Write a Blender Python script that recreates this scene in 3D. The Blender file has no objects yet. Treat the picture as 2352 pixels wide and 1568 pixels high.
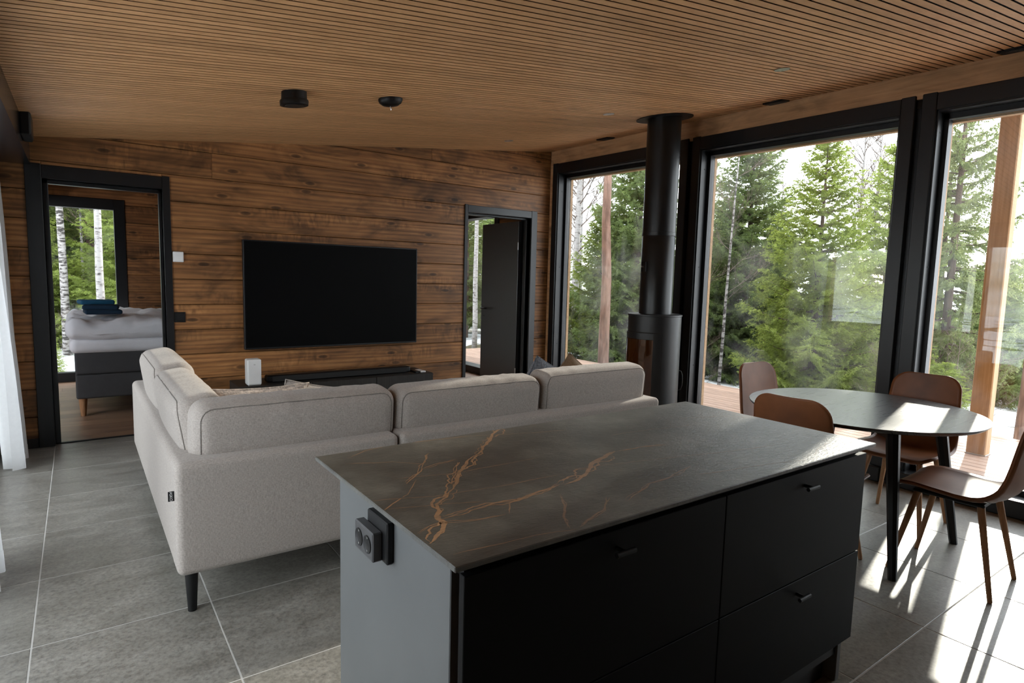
import bpy, math, random
import numpy as np
from mathutils import Vector, Matrix

random.seed(7)
SC = bpy.context.scene
COL = SC.collection
R = math.radians

# ------------------------------------------------------------------ camera
cam = bpy.data.cameras.new('camera')
cam.sensor_fit = 'HORIZONTAL'
cam.sensor_width = 36.0
cam.lens = 36.0 * 1389.07 / 2352.0
cam.clip_start = 0.02
cam.clip_end = 500
camo = bpy.data.objects.new('camera', cam)
COL.objects.link(camo)
camo.matrix_world = Matrix(((0.81323911, 0.0393853, -0.58059534, 0.0),
                            (-0.5813685, 0.09879303, -0.80762034, 0.0),
                            (0.0255504, 0.99432828, 0.10323973, 1.3981),
                            (0, 0, 0, 1)))
SC.camera = camo

# ------------------------------------------------------------------ world, sun, exposure
SUN_EL, SUN_AZ = 18.9, 14.2          # degrees; azimuth of the sun counted from +x towards +y
world = bpy.data.worlds.new('sky')
SC.world = world
world.use_nodes = True
wn, wl = world.node_tree.nodes, world.node_tree.links
wn.clear()
w_out = wn.new('ShaderNodeOutputWorld')
w_bg = wn.new('ShaderNodeBackground')
w_sky = wn.new('ShaderNodeTexSky')
w_sky.sky_type = 'NISHITA'
w_sky.sun_disc = False
w_sky.sun_elevation = R(SUN_EL)
w_sky.sun_rotation = R(90 - SUN_AZ)
w_sky.air_density = 1.0
w_sky.dust_density = 0.3
w_tc = wn.new('ShaderNodeTexCoord')
w_map = wn.new('ShaderNodeMapping')
w_map.inputs['Scale'].default_value = (1.6, 1.6, 4.0)
w_noise = wn.new('ShaderNodeTexNoise')
w_noise.inputs['Scale'].default_value = 1.7
w_noise.inputs['Detail'].default_value = 6
w_noise.inputs['Roughness'].default_value = 0.6
w_ramp = wn.new('ShaderNodeValToRGB')
w_ramp.color_ramp.elements[0].position = 0.32
w_ramp.color_ramp.elements[1].position = 0.54
w_scale = wn.new('ShaderNodeVectorMath')
w_scale.operation = 'SCALE'
w_scale.inputs['Scale'].default_value = 0.06
w_mix = wn.new('ShaderNodeMix')
w_mix.data_type = 'RGBA'
w_mix.inputs[7].default_value = (1.8, 1.88, 2.0, 1)
wl.new(w_tc.outputs['Generated'], w_map.inputs['Vector'])
wl.new(w_map.outputs['Vector'], w_noise.inputs['Vector'])
wl.new(w_noise.outputs['Fac'], w_ramp.inputs['Fac'])
wl.new(w_sky.outputs['Color'], w_scale.inputs[0])
wl.new(w_ramp.outputs['Color'], w_mix.inputs[0])
wl.new(w_scale.outputs[0], w_mix.inputs[6])
wl.new(w_mix.outputs[2], w_bg.inputs['Color'])
w_bg.inputs['Strength'].default_value = 1.65
wl.new(w_bg.outputs['Background'], w_out.inputs['Surface'])

sun = bpy.data.lights.new('sun', 'SUN')
sun.energy = 3.3
sun.angle = R(1.0)
sun.color = (1.0, 0.93, 0.82)
suno = bpy.data.objects.new('sun', sun)
COL.objects.link(suno)
sd = Vector((math.cos(R(SUN_EL)) * math.cos(R(SUN_AZ)), math.cos(R(SUN_EL)) * math.sin(R(SUN_AZ)), math.sin(R(SUN_EL))))
suno.rotation_euler = sd.to_track_quat('Z', 'Y').to_euler()
suno.location = sd * 40

vs = SC.view_settings
vs.view_transform = 'Standard'
vs.look = 'None'
vs.exposure = 1.06
vs.gamma = 1.0
vs.use_curve_mapping = False
SC.display_settings.display_device = 'sRGB'
cy = SC.cycles
cy.max_bounces = 8
cy.diffuse_bounces = 4
cy.glossy_bounces = 3
cy.transmission_bounces = 6
cy.transparent_max_bounces = 16
cy.caustics_reflective = False
cy.caustics_refractive = False
cy.sample_clamp_indirect = 6.0
cy.use_denoising = True
cy.use_adaptive_sampling = True
cy.adaptive_threshold = 0.04

# ------------------------------------------------------------------ layout numbers (metres)
D = 5.85            # room face of the wall with the television
W = 4.72            # room face of the window wall
XL = -0.62          # room face of the left wall
YR = -2.7           # wall behind the camera
TILT = 0.018


def tl(y):
    return -TILT * (D - y)


def zc(x, y):
    return 2.93 + 0.1155 * (x - W) + tl(y)


# ------------------------------------------------------------------ materials
def nt(name):
    m = bpy.data.materials.new(name)
    m.use_nodes = True
    t = m.node_tree
    b = t.nodes['Principled BSDF']
    return m, t, b


def N(t, kind, **kw):
    n = t.nodes.new(kind)
    for k, v in kw.items():
        if k.startswith('i_'):
            n.inputs[k[2:]].default_value = v
        else:
            setattr(n, k, v)
    return n


def ramp(t, fac, stops):
    r = t.nodes.new('ShaderNodeValToRGB')
    el = r.color_ramp.elements
    while len(el) < len(stops):
        el.new(0.5)
    for e, (p, c) in zip(el, stops):
        e.position = p
        e.color = (c[0], c[1], c[2], 1) if not isinstance(c, (int, float)) else (c, c, c, 1)
    t.links.new(fac, r.inputs['Fac'])
    return r


def mixc(t, fac, a, b, blend='MIX'):
    m = N(t, 'ShaderNodeMix', data_type='RGBA', blend_type=blend)
    for i, v in ((0, fac), (6, a), (7, b)):
        if hasattr(v, 'links') or hasattr(v, 'is_linked'):
            t.links.new(v, m.inputs[i])
        elif i == 0:
            m.inputs[0].default_value = v
        else:
            m.inputs[i].default_value = (v[0], v[1], v[2], 1)
    return m.outputs[2]


def math_(t, op, a, b=None, clamp=False):
    n = N(t, 'ShaderNodeMath', operation=op, use_clamp=clamp)
    for i, v in ((0, a), (1, b)):
        if v is None:
            continue
        if isinstance(v, (int, float)):
            n.inputs[i].default_value = v
        else:
            t.links.new(v, n.inputs[i])
    return n.outputs[0]


def objco(t, scale=(1, 1, 1), spread=7.0):
    """object coordinates moved by a random amount for each object, then scaled"""
    tc = N(t, 'ShaderNodeTexCoord')
    oi = N(t, 'ShaderNodeObjectInfo')
    mul = N(t, 'ShaderNodeVectorMath', operation='SCALE')
    comb = N(t, 'ShaderNodeCombineXYZ')
    t.links.new(oi.outputs['Random'], comb.inputs[0])
    t.links.new(math_(t, 'MULTIPLY', oi.outputs['Random'], 3.7), comb.inputs[1])
    t.links.new(math_(t, 'MULTIPLY', oi.outputs['Random'], 2.3), comb.inputs[2])
    t.links.new(comb.outputs[0], mul.inputs[0])
    mul.inputs['Scale'].default_value = spread
    add = N(t, 'ShaderNodeVectorMath', operation='ADD')
    t.links.new(tc.outputs['Object'], add.inputs[0])
    t.links.new(mul.outputs[0], add.inputs[1])
    mp = N(t, 'ShaderNodeMapping')
    mp.inputs['Scale'].default_value = scale
    t.links.new(add.outputs[0], mp.inputs['Vector'])
    return mp.outputs['Vector'], oi.outputs['Random'], add.outputs[0]


def bump(t, b, h, strength=0.2, dist=0.01):
    bp = N(t, 'ShaderNodeBump')
    bp.inputs['Strength'].default_value = strength
    bp.inputs['Distance'].default_value = dist
    t.links.new(h, bp.inputs['Height'])
    t.links.new(bp.outputs['Normal'], b.inputs['Normal'])


def plain(name, c, rough=0.5, metal=0.0, var=0.06, scale=6.0, spec=0.5, bmp=0.0):
    m, t, b = nt(name)
    v, r, _ = objco(t, (scale,) * 3)
    no = N(t, 'ShaderNodeTexNoise', i_Scale=1.0, i_Detail=4.0)
    t.links.new(v, no.inputs['Vector'])
    lo = [x * (1 - var) for x in c]
    hi = [min(1, x * (1 + var)) for x in c]
    rp = ramp(t, no.outputs['Fac'], ((0.3, lo), (0.7, hi)))
    t.links.new(rp.outputs['Color'], b.inputs['Base Color'])
    b.inputs['Roughness'].default_value = rough
    b.inputs['Metallic'].default_value = metal
    b.inputs['Specular IOR Level'].default_value = spec
    if bmp:
        n2 = N(t, 'ShaderNodeTexNoise', i_Scale=30.0, i_Detail=3.0)
        t.links.new(v, n2.inputs['Vector'])
        bump(t, b, n2.outputs['Fac'], bmp, 0.004)
    return m


def wood(name, dark, mid, light, axis='x', rough=0.55, knots=0.5, flame=0.5, fine=26.0, spec=0.3, objvar=0.25):
    """grain runs along the given axis; knots and flamed figure cross it"""
    m, t, b = nt(name)
    st = {'x': (1.0, fine, fine), 'y': (fine, 1.0, fine), 'z': (fine, fine, 1.0)}[axis]
    md = {'x': (2.2, 6, 6), 'y': (6, 2.2, 6), 'z': (6, 6, 2.2)}[axis]
    kd = {'x': (2.0, 7, 7), 'y': (7, 2.0, 7), 'z': (7, 7, 2.0)}[axis]
    v, rnd, raw = objco(t, st)
    g = N(t, 'ShaderNodeTexNoise', i_Scale=1.6, i_Detail=5.0, i_Roughness=0.65, i_Distortion=0.6)
    t.links.new(v, g.inputs['Vector'])
    mp = N(t, 'ShaderNodeMapping')
    mp.inputs['Scale'].default_value = md
    t.links.new(raw, mp.inputs['Vector'])
    f = N(t, 'ShaderNodeTexNoise', i_Scale=1.0, i_Detail=3.0, i_Roughness=0.55, i_Distortion=1.6)
    t.links.new(mp.outputs['Vector'], f.inputs['Vector'])
    mk = N(t, 'ShaderNodeMapping')
    mk.inputs['Scale'].default_value = kd
    t.links.new(raw, mk.inputs['Vector'])
    kn = N(t, 'ShaderNodeTexVoronoi', i_Scale=0.55, i_Randomness=1.0)
    t.links.new(mk.outputs['Vector'], kn.inputs['Vector'])
    base = ramp(t, g.outputs['Fac'], ((0.25, dark), (0.5, mid), (0.75, light))).outputs['Color']
    fl = ramp(t, f.outputs['Fac'], ((0.3, 1.0 - 0.55 * flame), (0.5, 1.0), (0.68, 1.0 + 0.3 * flame)))
    c = mixc(t, 1.0, base, fl.outputs['Color'], 'MULTIPLY')
    kr = ramp(t, kn.outputs['Distance'], ((0.0, 1.0 - 0.75 * knots), (0.10, 1.0 - 0.3 * knots), (0.2, 1.0)))
    c = mixc(t, 1.0, c, kr.outputs['Color'], 'MULTIPLY')
    ov = ramp(t, rnd, ((0.0, 1.0 - objvar), (1.0, 1.0 + objvar * 0.6)))
    c = mixc(t, 1.0, c, ov.outputs['Color'], 'MULTIPLY')
    t.links.new(c, b.inputs['Base Color'])
    b.inputs['Roughness'].default_value = rough
    b.inputs['Specular IOR Level'].default_value = spec
    bump(t, b, g.outputs['Fac'], 0.12, 0.003)
    return m


def m_log(name, axis, dark, mid, light):
    """stained plank: fine grain, cathedral bands, knots, dark blotches and short cross-grain flames"""
    m, t, b = nt(name)
    ax = 0 if axis == 'x' else 1

    def sc(along, across):
        v = [across] * 3
        v[ax] = along
        return tuple(v)
    v, rnd, raw = objco(t, sc(1.0, 24.0), 9.0)

    def noise(scale, detail=3.0, dist=0.0, rough=0.55):
        mp = N(t, 'ShaderNodeMapping')
        mp.inputs['Scale'].default_value = scale
        t.links.new(raw, mp.inputs['Vector'])
        n = N(t, 'ShaderNodeTexNoise', i_Scale=1.0, i_Detail=detail, i_Roughness=rough, i_Distortion=dist)
        t.links.new(mp.outputs['Vector'], n.inputs['Vector'])
        return n.outputs['Fac'], mp
    g, _ = noise(sc(1.6, 38.0), 5.0, 0.5, 0.65)
    base = ramp(t, g, ((0.25, dark), (0.5, mid), (0.75, light))).outputs['Color']
    wm = N(t, 'ShaderNodeMapping')
    wm.inputs['Scale'].default_value = sc(0.35, 5.0)
    t.links.new(raw, wm.inputs['Vector'])
    wv = N(t, 'ShaderNodeTexWave', wave_type='BANDS', bands_direction='Z')
    wv.inputs['Scale'].default_value = 1.6
    wv.inputs['Distortion'].default_value = 5.0
    wv.inputs['Detail'].default_value = 3.0
    wv.inputs['Detail Scale'].default_value = 1.2
    t.links.new(wm.outputs['Vector'], wv.inputs['Vector'])
    c = mixc(t, 1.0, base, ramp(t, wv.outputs['Fac'], ((0.0, 0.76), (0.5, 1.0), (1.0, 1.12))).outputs['Color'], 'MULTIPLY')
    bl, _ = noise(sc(1.7, 4.0), 3.0, 1.2)
    c = mixc(t, 1.0, c, ramp(t, bl, ((0.33, 0.5), (0.48, 0.95), (0.66, 1.18))).outputs['Color'], 'MULTIPLY')
    fl, _ = noise(sc(15.0, 4.5), 2.0, 1.5)
    fm, _ = noise(sc(1.3, 5.5), 2.0)
    fr = ramp(t, fl, ((0.36, 0.45), (0.5, 1.0), (0.64, 1.45))).outputs['Color']
    mk = ramp(t, fm, ((0.52, 0.0), (0.66, 1.0))).outputs['Color']
    c = mixc(t, math_(t, 'MULTIPLY', mk, 0.6), c, mixc(t, 1.0, c, fr, 'MULTIPLY'))
    sp = N(t, 'ShaderNodeSeparateXYZ')
    t.links.new(raw, sp.inputs[0])
    cb = N(t, 'ShaderNodeCombineXYZ')
    t.links.new(math_(t, 'MULTIPLY', sp.outputs[ax], 1.5), cb.inputs[0])
    t.links.new(math_(t, 'MULTIPLY', sp.outputs[2], 4.0), cb.inputs[1])
    kn = N(t, 'ShaderNodeTexVoronoi', voronoi_dimensions='2D', i_Scale=0.95)
    t.links.new(cb.outputs[0], kn.inputs['Vector'])
    c = mixc(t, 1.0, c, ramp(t, kn.outputs['Distance'], ((0.0, 0.25), (0.05, 0.4), (0.075, 0.95), (0.11, 0.7), (0.2, 1.0))).outputs['Color'], 'MULTIPLY')
    ov = ramp(t, rnd, ((0.0, 0.8), (1.0, 1.15)))
    c = mixc(t, 1.0, c, ov.outputs['Color'], 'MULTIPLY')
    t.links.new(c, b.inputs['Base Color'])
    b.inputs['Roughness'].default_value = 0.5
    b.inputs['Specular IOR Level'].default_value = 0.3
    bump(t, b, g, 0.15, 0.003)
    return m


M = {}
M['log_x'] = m_log('stained_log_x', 'x', (0.135, 0.056, 0.02), (0.25, 0.111, 0.039), (0.355, 0.172, 0.066))
M['log_y'] = m_log('stained_log_y', 'y', (0.135, 0.056, 0.02), (0.25, 0.111, 0.039), (0.355, 0.172, 0.066))
M['slat'] = wood('ceiling_slat_wood', (0.58, 0.305, 0.135), (0.67, 0.372, 0.175), (0.74, 0.435, 0.215), 'x', 0.5, 0.6, 0.22, 60, 0.3, 0.13)
M['beam'] = wood('beam_wood', (0.42, 0.22, 0.1), (0.58, 0.32, 0.155), (0.7, 0.41, 0.21), 'y', 0.5, 0.8, 0.5, 24)
M['ext_y'] = wood('fresh_timber_y', (0.40, 0.235, 0.11), (0.5, 0.31, 0.155), (0.58, 0.38, 0.21), 'y', 0.6, 0.4, 0.3, 30)
M['ext_z'] = wood('fresh_timber_z', (0.40, 0.235, 0.11), (0.5, 0.31, 0.155), (0.58, 0.38, 0.21), 'z', 0.6, 0.4, 0.3, 30)
M['deck'] = wood('deck_wood', (0.30, 0.19, 0.14), (0.42, 0.28, 0.21), (0.5, 0.35, 0.27), 'y', 0.6, 0.5, 0.35, 34)
M['oak'] = wood('oak_laminate', (0.24, 0.14, 0.085), (0.33, 0.2, 0.125), (0.41, 0.26, 0.17), 'x', 0.35, 0.15, 0.35, 26, 0.5)
M['legwood'] = wood('chair_leg_wood', (0.26, 0.13, 0.06), (0.38, 0.2, 0.1), (0.47, 0.27, 0.14), 'z', 0.4, 0.1, 0.3, 60)
M['benchwood'] = wood('black_stained_wood', (0.012, 0.01, 0.009), (0.022, 0.019, 0.017), (0.035, 0.03, 0.027), 'z', 0.5, 0.1, 0.3, 60)
M['backing'] = plain('ceiling_backing', (0.012, 0.007, 0.004), 0.9)
M['frame'] = plain('black_frame_paint', (0.0065, 0.007, 0.0085), 0.36, spec=0.38)
M['frame_gloss'] = plain('black_gloss_soffit', (0.012, 0.014, 0.018), 0.24, spec=0.6)
M['black'] = plain('matt_black', (0.005, 0.005, 0.0055), 0.45, spec=0.3)
M['stove'] = plain('stove_steel', (0.009, 0.0088, 0.0088), 0.42, spec=0.4)
M['pipe'] = plain('stove_pipe_steel', (0.0055, 0.0055, 0.0058), 0.34, spec=0.35)
M['white'] = plain('white_plastic', (0.72, 0.72, 0.72), 0.4)
M['chrome'] = plain('brushed_steel', (0.6, 0.6, 0.6), 0.3, 1.0)
M['plaster'] = plain('pale_wall_paint', (0.35, 0.3, 0.26), 0.8)
M['grout'] = plain('tile_grout', (0.47, 0.46, 0.44), 0.85)
M['lining'] = plain('firebox_lining', (0.5, 0.36, 0.2), 0.85, bmp=0.3)
M['linen'] = plain('white_bed_linen', (0.72, 0.72, 0.75), 0.85, bmp=0.2)
M['bedgrey'] = plain('dark_grey_upholstery', (0.05, 0.05, 0.052), 0.85, bmp=0.4, scale=20)
M['towel_blue'] = plain('teal_towel', (0.012, 0.10, 0.19), 0.95, bmp=0.8, scale=20)
M['towel_navy'] = plain('navy_towel', (0.006, 0.028, 0.06), 0.95, bmp=0.8, scale=20)
M['roof'] = plain('roof_dark', (0.05, 0.05, 0.05), 0.8)


def m_tile():
    m, t, b = nt('grey_stone_tile')
    v, rnd, raw = objco(t, (1, 1, 1), 11.0)
    a = N(t, 'ShaderNodeTexNoise', i_Scale=3.2, i_Detail=6.0, i_Roughness=0.6, i_Distortion=0.8)
    mp = N(t, 'ShaderNodeMapping')
    mp.inputs['Scale'].default_value = (1.0, 2.4, 1.0)
    mp.inputs['Rotation'].default_value = (0, 0, 0.5)
    t.links.new(raw, mp.inputs['Vector'])
    t.links.new(mp.outputs['Vector'], a.inputs['Vector'])
    f = N(t, 'ShaderNodeTexNoise', i_Scale=60.0, i_Detail=4.0, i_Roughness=0.7)
    t.links.new(raw, f.inputs['Vector'])
    s = N(t, 'ShaderNodeTexVoronoi', i_Scale=34.0)
    t.links.new(mp.outputs['Vector'], s.inputs['Vector'])
    c = ramp(t, a.outputs['Fac'], ((0.3, (0.148, 0.139, 0.12)), (0.5, (0.198, 0.188, 0.166)), (0.72, (0.255, 0.244, 0.219)))).outputs['Color']
    fr = ramp(t, f.outputs['Fac'], ((0.32, 0.62), (0.5, 1.0), (0.68, 1.28)))
    c = mixc(t, 1.0, c, fr.outputs['Color'], 'MULTIPLY')
    sp = ramp(t, s.outputs['Distance'], ((0.0, 1.0), (0.085, 0.0)))
    c = mixc(t, math_(t, 'MULTIPLY', sp.outputs['Color'], 0.45), c, (0.5, 0.48, 0.44))
    ov = ramp(t, rnd, ((0.0, 0.93), (1.0, 1.06)))
    c = mixc(t, 1.0, c, ov.outputs['Color'], 'MULTIPLY')
    t.links.new(c, b.inputs['Base Color'])
    rr = ramp(t, f.outputs['Fac'], ((0.3, 0.3), (0.7, 0.42)))
    b.inputs['Specular IOR Level'].default_value = 0.8
    t.links.new(rr.outputs['Color'], b.inputs['Roughness'])
    bump(t, b, f.outputs['Fac'], 0.12, 0.002)
    return m


M['tile'] = m_tile()


def m_fabric(name, c, scale=420.0, rough=0.95, contrast=0.22):
    m, t, b = nt(name)
    tc = N(t, 'ShaderNodeTexCoord')
    mp = N(t, 'ShaderNodeMapping')
    mp.inputs['Scale'].default_value = (scale,) * 3
    t.links.new(tc.outputs['Object'], mp.inputs['Vector'])
    ax = []
    for sc in ((0.25, 0.25, 1.0), (1.0, 1.0, 0.22)):
        q = N(t, 'ShaderNodeMapping')
        q.inputs['Scale'].default_value = sc
        t.links.new(mp.outputs['Vector'], q.inputs['Vector'])
        n = N(t, 'ShaderNodeTexNoise', i_Scale=1.0, i_Detail=2.0)
        t.links.new(q.outputs['Vector'], n.inputs['Vector'])
        ax.append(n.outputs['Fac'])
    w = math_(t, 'ADD', ax[0], ax[1])
    w = math_(t, 'MULTIPLY', w, 0.5)
    k = contrast
    rp = ramp(t, w, ((0.36, [x * (1 - k) for x in c]), (0.64, [min(1, x * (1 + k)) for x in c])))
    t.links.new(rp.outputs['Color'], b.inputs['Base Color'])
    b.inputs['Roughness'].default_value = rough
    b.inputs['Specular IOR Level'].default_value = 0.2
    b.inputs['Sheen Weight'].default_value = 0.15
    bump(t, b, w, 0.5, 0.0015)
    return m


M['sofa'] = m_fabric('oatmeal_sofa_fabric', (0.325, 0.29, 0.265))
M['sofa_seam'] = m_fabric('sofa_seam_piping', (0.18, 0.16, 0.145))
M['knit'] = m_fabric('beige_knit', (0.5, 0.42, 0.36), 120, 1.0, 0.4)
M['stripe'] = m_fabric('slate_striped_fabric', (0.13, 0.14, 0.16), 140, 1.0, 0.5)
M['brownfab'] = m_fabric('brown_velvet', (0.19, 0.125, 0.075), 300)


def m_leather():
    m, t, b = nt('brown_leather')
    v, rnd, raw = objco(t, (5, 5, 5))
    n = N(t, 'ShaderNodeTexNoise', i_Scale=1.0, i_Detail=4.0)
    t.links.new(v, n.inputs['Vector'])
    rp = ramp(t, n.outputs['Fac'], ((0.3, (0.13, 0.042, 0.013)), (0.7, (0.24, 0.086, 0.03))))
    t.links.new(rp.outputs['Color'], b.inputs['Base Color'])
    vo = N(t, 'ShaderNodeTexVoronoi', i_Scale=90.0)
    t.links.new(v, vo.inputs['Vector'])
    b.inputs['Roughness'].default_value = 0.45
    b.inputs['Specular IOR Level'].default_value = 0.38
    bump(t, b, vo.outputs['Distance'], 0.15, 0.001)
    return m


M['leather'] = m_leather()
M['stitch'] = plain('leather_seam', (0.05, 0.02, 0.01), 0.6)


def m_tabletop():
    m, t, b = nt('black_veneer_tabletop')
    v, rnd, raw = objco(t, (4, 160, 4), 0.0)
    n = N(t, 'ShaderNodeTexNoise', i_Scale=1.0, i_Detail=4.0, i_Roughness=0.6)
    t.links.new(v, n.inputs['Vector'])
    rp = ramp(t, n.outputs['Fac'], ((0.3, (0.012, 0.012, 0.012)), (0.7, (0.03, 0.03, 0.03))))
    t.links.new(rp.outputs['Color'], b.inputs['Base Color'])
    rr = ramp(t, n.outputs['Fac'], ((0.3, 0.26), (0.7, 0.34)))
    t.links.new(rr.outputs['Color'], b.inputs['Roughness'])
    b.inputs['Specular IOR Level'].default_value = 1.0
    return m


M['tabletop'] = m_tabletop()


# vein courses on the island top, metres from its near left corner: (half width, strength, points)
VEINS = [
    (0.0065, 1.0, [(0.007, 0.115), (0.047, 0.153), (0.087, 0.187), (0.088, 0.214), (0.113, 0.258), (0.119, 0.292), (0.161, 0.319), (0.221, 0.391), (0.300, 0.475), (0.371, 0.549), (0.478, 0.645), (0.581, 0.738), (0.676, 0.837)]),
    (0.004, 0.85, [(0.221, 0.391), (0.276, 0.467), (0.333, 0.547)]),
    (0.0045, 0.9, [(0.086, 0.210), (0.146, 0.222), (0.233, 0.228), (0.316, 0.220), (0.398, 0.230), (0.461, 0.245)]),
    (0.0085, 0.8, [(0.461, 0.245), (0.557, 0.267), (0.622, 0.317), (0.718, 0.358), (0.808, 0.384)]),
    (0.003, 0.8, [(0.808, 0.384), (0.906, 0.383), (1.009, 0.364)]),
    (0.004, 0.85, [(0.120, 0.460), (0.162, 0.494), (0.208, 0.539), (0.251, 0.596), (0.299, 0.669)]),
    (0.0025, 0.8, [(0.208, 0.539), (0.262, 0.561), (0.338, 0.569)]),
    (0.0022, 0.8, [(-0.016, 0.308), (0.048, 0.355), (0.091, 0.386), (0.127, 0.437), (0.159, 0.476)]),
    (0.0022, 0.75, [(0.007, 0.831), (0.107, 0.824), (0.216, 0.816), (0.328, 0.798), (0.478, 0.779), (0.607, 0.737), (0.841, 0.670)]),
    (0.0018, 0.6, [(0.076, 0.739), (0.147, 0.785), (0.244, 0.812), (0.342, 0.826)]),
    (0.0018, 0.6, [(0.045, 0.691), (0.168, 0.645), (0.247, 0.570)]),
    (0.0018, 0.6, [(0.111, 0.505), (0.278, 0.466), (0.463, 0.460), (0.560, 0.462)]),
    (0.0018, 0.55, [(-0.001, 0.392), (0.142, 0.338), (0.320, 0.319), (0.511, 0.304)]),
    (0.0022, 0.7, [(0.011, 0.321), (0.115, 0.288), (0.233, 0.247)]),
    (0.002, 0.6, [(0.024, 0.050), (0.128, 0.039), (0.239, 0.025), (0.309, 0.008)]),
    (0.0025, 0.6, [(0.010, 0.169), (0.045, 0.187), (0.083, 0.190), (0.145, 0.165), (0.227, 0.157)]),
    (0.0022, 0.55, [(0.227, 0.157), (0.269, 0.209), (0.317, 0.230)]),
    (0.003, 0.45, [(0.408, 0.191), (0.361, 0.119), (0.323, 0.067), (0.293, 0.017)]),
    (0.003, 0.45, [(0.316, 0.016), (0.352, 0.035), (0.430, 0.061), (0.500, 0.117)]),
    (0.003, 0.5, [(0.520, 0.071), (0.663, 0.129), (0.756, 0.135), (0.889, 0.167)]),
    (0.0018, 0.45, [(0.546, 0.327), (0.766, 0.289), (0.993, 0.231), (1.358, 0.160)]),
    (0.0018, 0.4, [(0.925, 0.540), (1.130, 0.526), (1.328, 0.489)]),
    (0.002, 0.35, [(1.321, 0.037), (1.409, 0.069), (1.526, 0.093)]),
    (0.0018, 0.4, [(1.358, 0.594), (1.548, 0.530), (1.640, 0.435)]),
    (0.0018, 0.35, [(0.834, 0.109), (0.994, 0.080), (1.249, 0.026)]),
]


def m_counter(name='dark_stone', vein=0.0):
    """dark stone; vein > 0 gives the rusty mineral of its veins"""
    m, t, b = nt(name)
    tc = N(t, 'ShaderNodeTexCoord')
    P = tc.outputs['Object']
    cl = N(t, 'ShaderNodeTexNoise', i_Scale=3.2, i_Detail=8.0, i_Roughness=0.72)
    t.links.new(P, cl.inputs['Vector'])
    c = ramp(t, cl.outputs['Fac'], ((0.3, (0.026, 0.025, 0.0225)), (0.5, (0.062, 0.061, 0.053)), (0.7, (0.14, 0.138, 0.12)))).outputs['Color']
    if vein:
        br = N(t, 'ShaderNodeTexNoise', i_Scale=40.0, i_Detail=5.0, i_Roughness=0.7)
        t.links.new(P, br.inputs['Vector'])
        k = ramp(t, br.outputs['Fac'], ((0.3, 0.5), (0.55, 1.0)))
        c = mixc(t, math_(t, 'MULTIPLY', k.outputs['Color'], vein), c, (0.33, 0.18, 0.09))
    t.links.new(c, b.inputs['Base Color'])
    lm = N(t, 'ShaderNodeMapping')
    lm.inputs['Scale'].default_value = (26, 70, 26)
    lm.inputs['Rotation'].default_value = (0, 0, 0.25)
    t.links.new(P, lm.inputs['Vector'])
    le = N(t, 'ShaderNodeTexNoise', i_Scale=1.5, i_Detail=5.0, i_Roughness=0.6, i_Distortion=0.8)
    t.links.new(lm.outputs['Vector'], le.inputs['Vector'])
    b.inputs['Roughness'].default_value = 0.44
    b.inputs['Specular IOR Level'].default_value = 0.9
    bump(t, b, le.outputs['Fac'], 0.5, 0.0035)
    return m


def m_glass(name='window_glass', dirt=0.0, tint=(0.97, 0.985, 0.975)):
    m = bpy.data.materials.new(name)
    m.use_nodes = True
    t = m.node_tree
    t.nodes.clear()
    o = N(t, 'ShaderNodeOutputMaterial')
    tr = N(t, 'ShaderNodeBsdfTransparent')
    tr.inputs['Color'].default_value = (*tint, 1)
    gl = N(t, 'ShaderNodeBsdfGlossy')
    gl.inputs['Roughness'].default_value = 0.0
    lw_ = N(t, 'ShaderNodeLayerWeight', i_Blend=0.5)
    f5 = math_(t, 'POWER', lw_.outputs['Facing'], 5.0)
    fr = math_(t, 'ADD', math_(t, 'MULTIPLY', f5, 0.93), 0.05)
    mx = N(t, 'ShaderNodeMixShader')
    t.links.new(fr, mx.inputs['Fac'])
    t.links.new(tr.outputs[0], mx.inputs[1])
    t.links.new(gl.outputs[0], mx.inputs[2])
    last = mx.outputs[0]
    if dirt:
        tc = N(t, 'ShaderNodeTexCoord')
        mp = N(t, 'ShaderNodeMapping')
        mp.inputs['Scale'].default_value = (1, 1.6, 1.0)
        mp.inputs['Rotation'].default_value = (0.5, 0, 0)
        t.links.new(tc.outputs['Object'], mp.inputs['Vector'])
        n = N(t, 'ShaderNodeTexNoise', i_Scale=1.4, i_Detail=4.0, i_Distortion=0.6)
        t.links.new(mp.outputs['Vector'], n.inputs['Vector'])
        rp = ramp(t, n.outputs['Fac'], ((0.45, 0.0), (0.75, 1.0)))
        di = N(t, 'ShaderNodeBsdfTranslucent')
        di.inputs['Color'].default_value = (0.8, 0.82, 0.85, 1)
        m2 = N(t, 'ShaderNodeMixShader')
        t.links.new(math_(t, 'MULTIPLY', rp.outputs['Color'], dirt), m2.inputs['Fac'])
        t.links.new(last, m2.inputs[1])
        t.links.new(di.outputs[0], m2.inputs[2])
        last = m2.outputs[0]
    t.links.new(last, o.inputs['Surface'])
    return m


M['glass'] = m_glass('window_glass', 0.03)
M['stoveglass'] = m_glass('stove_glass', 0.0, (0.55, 0.42, 0.3))


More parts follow.
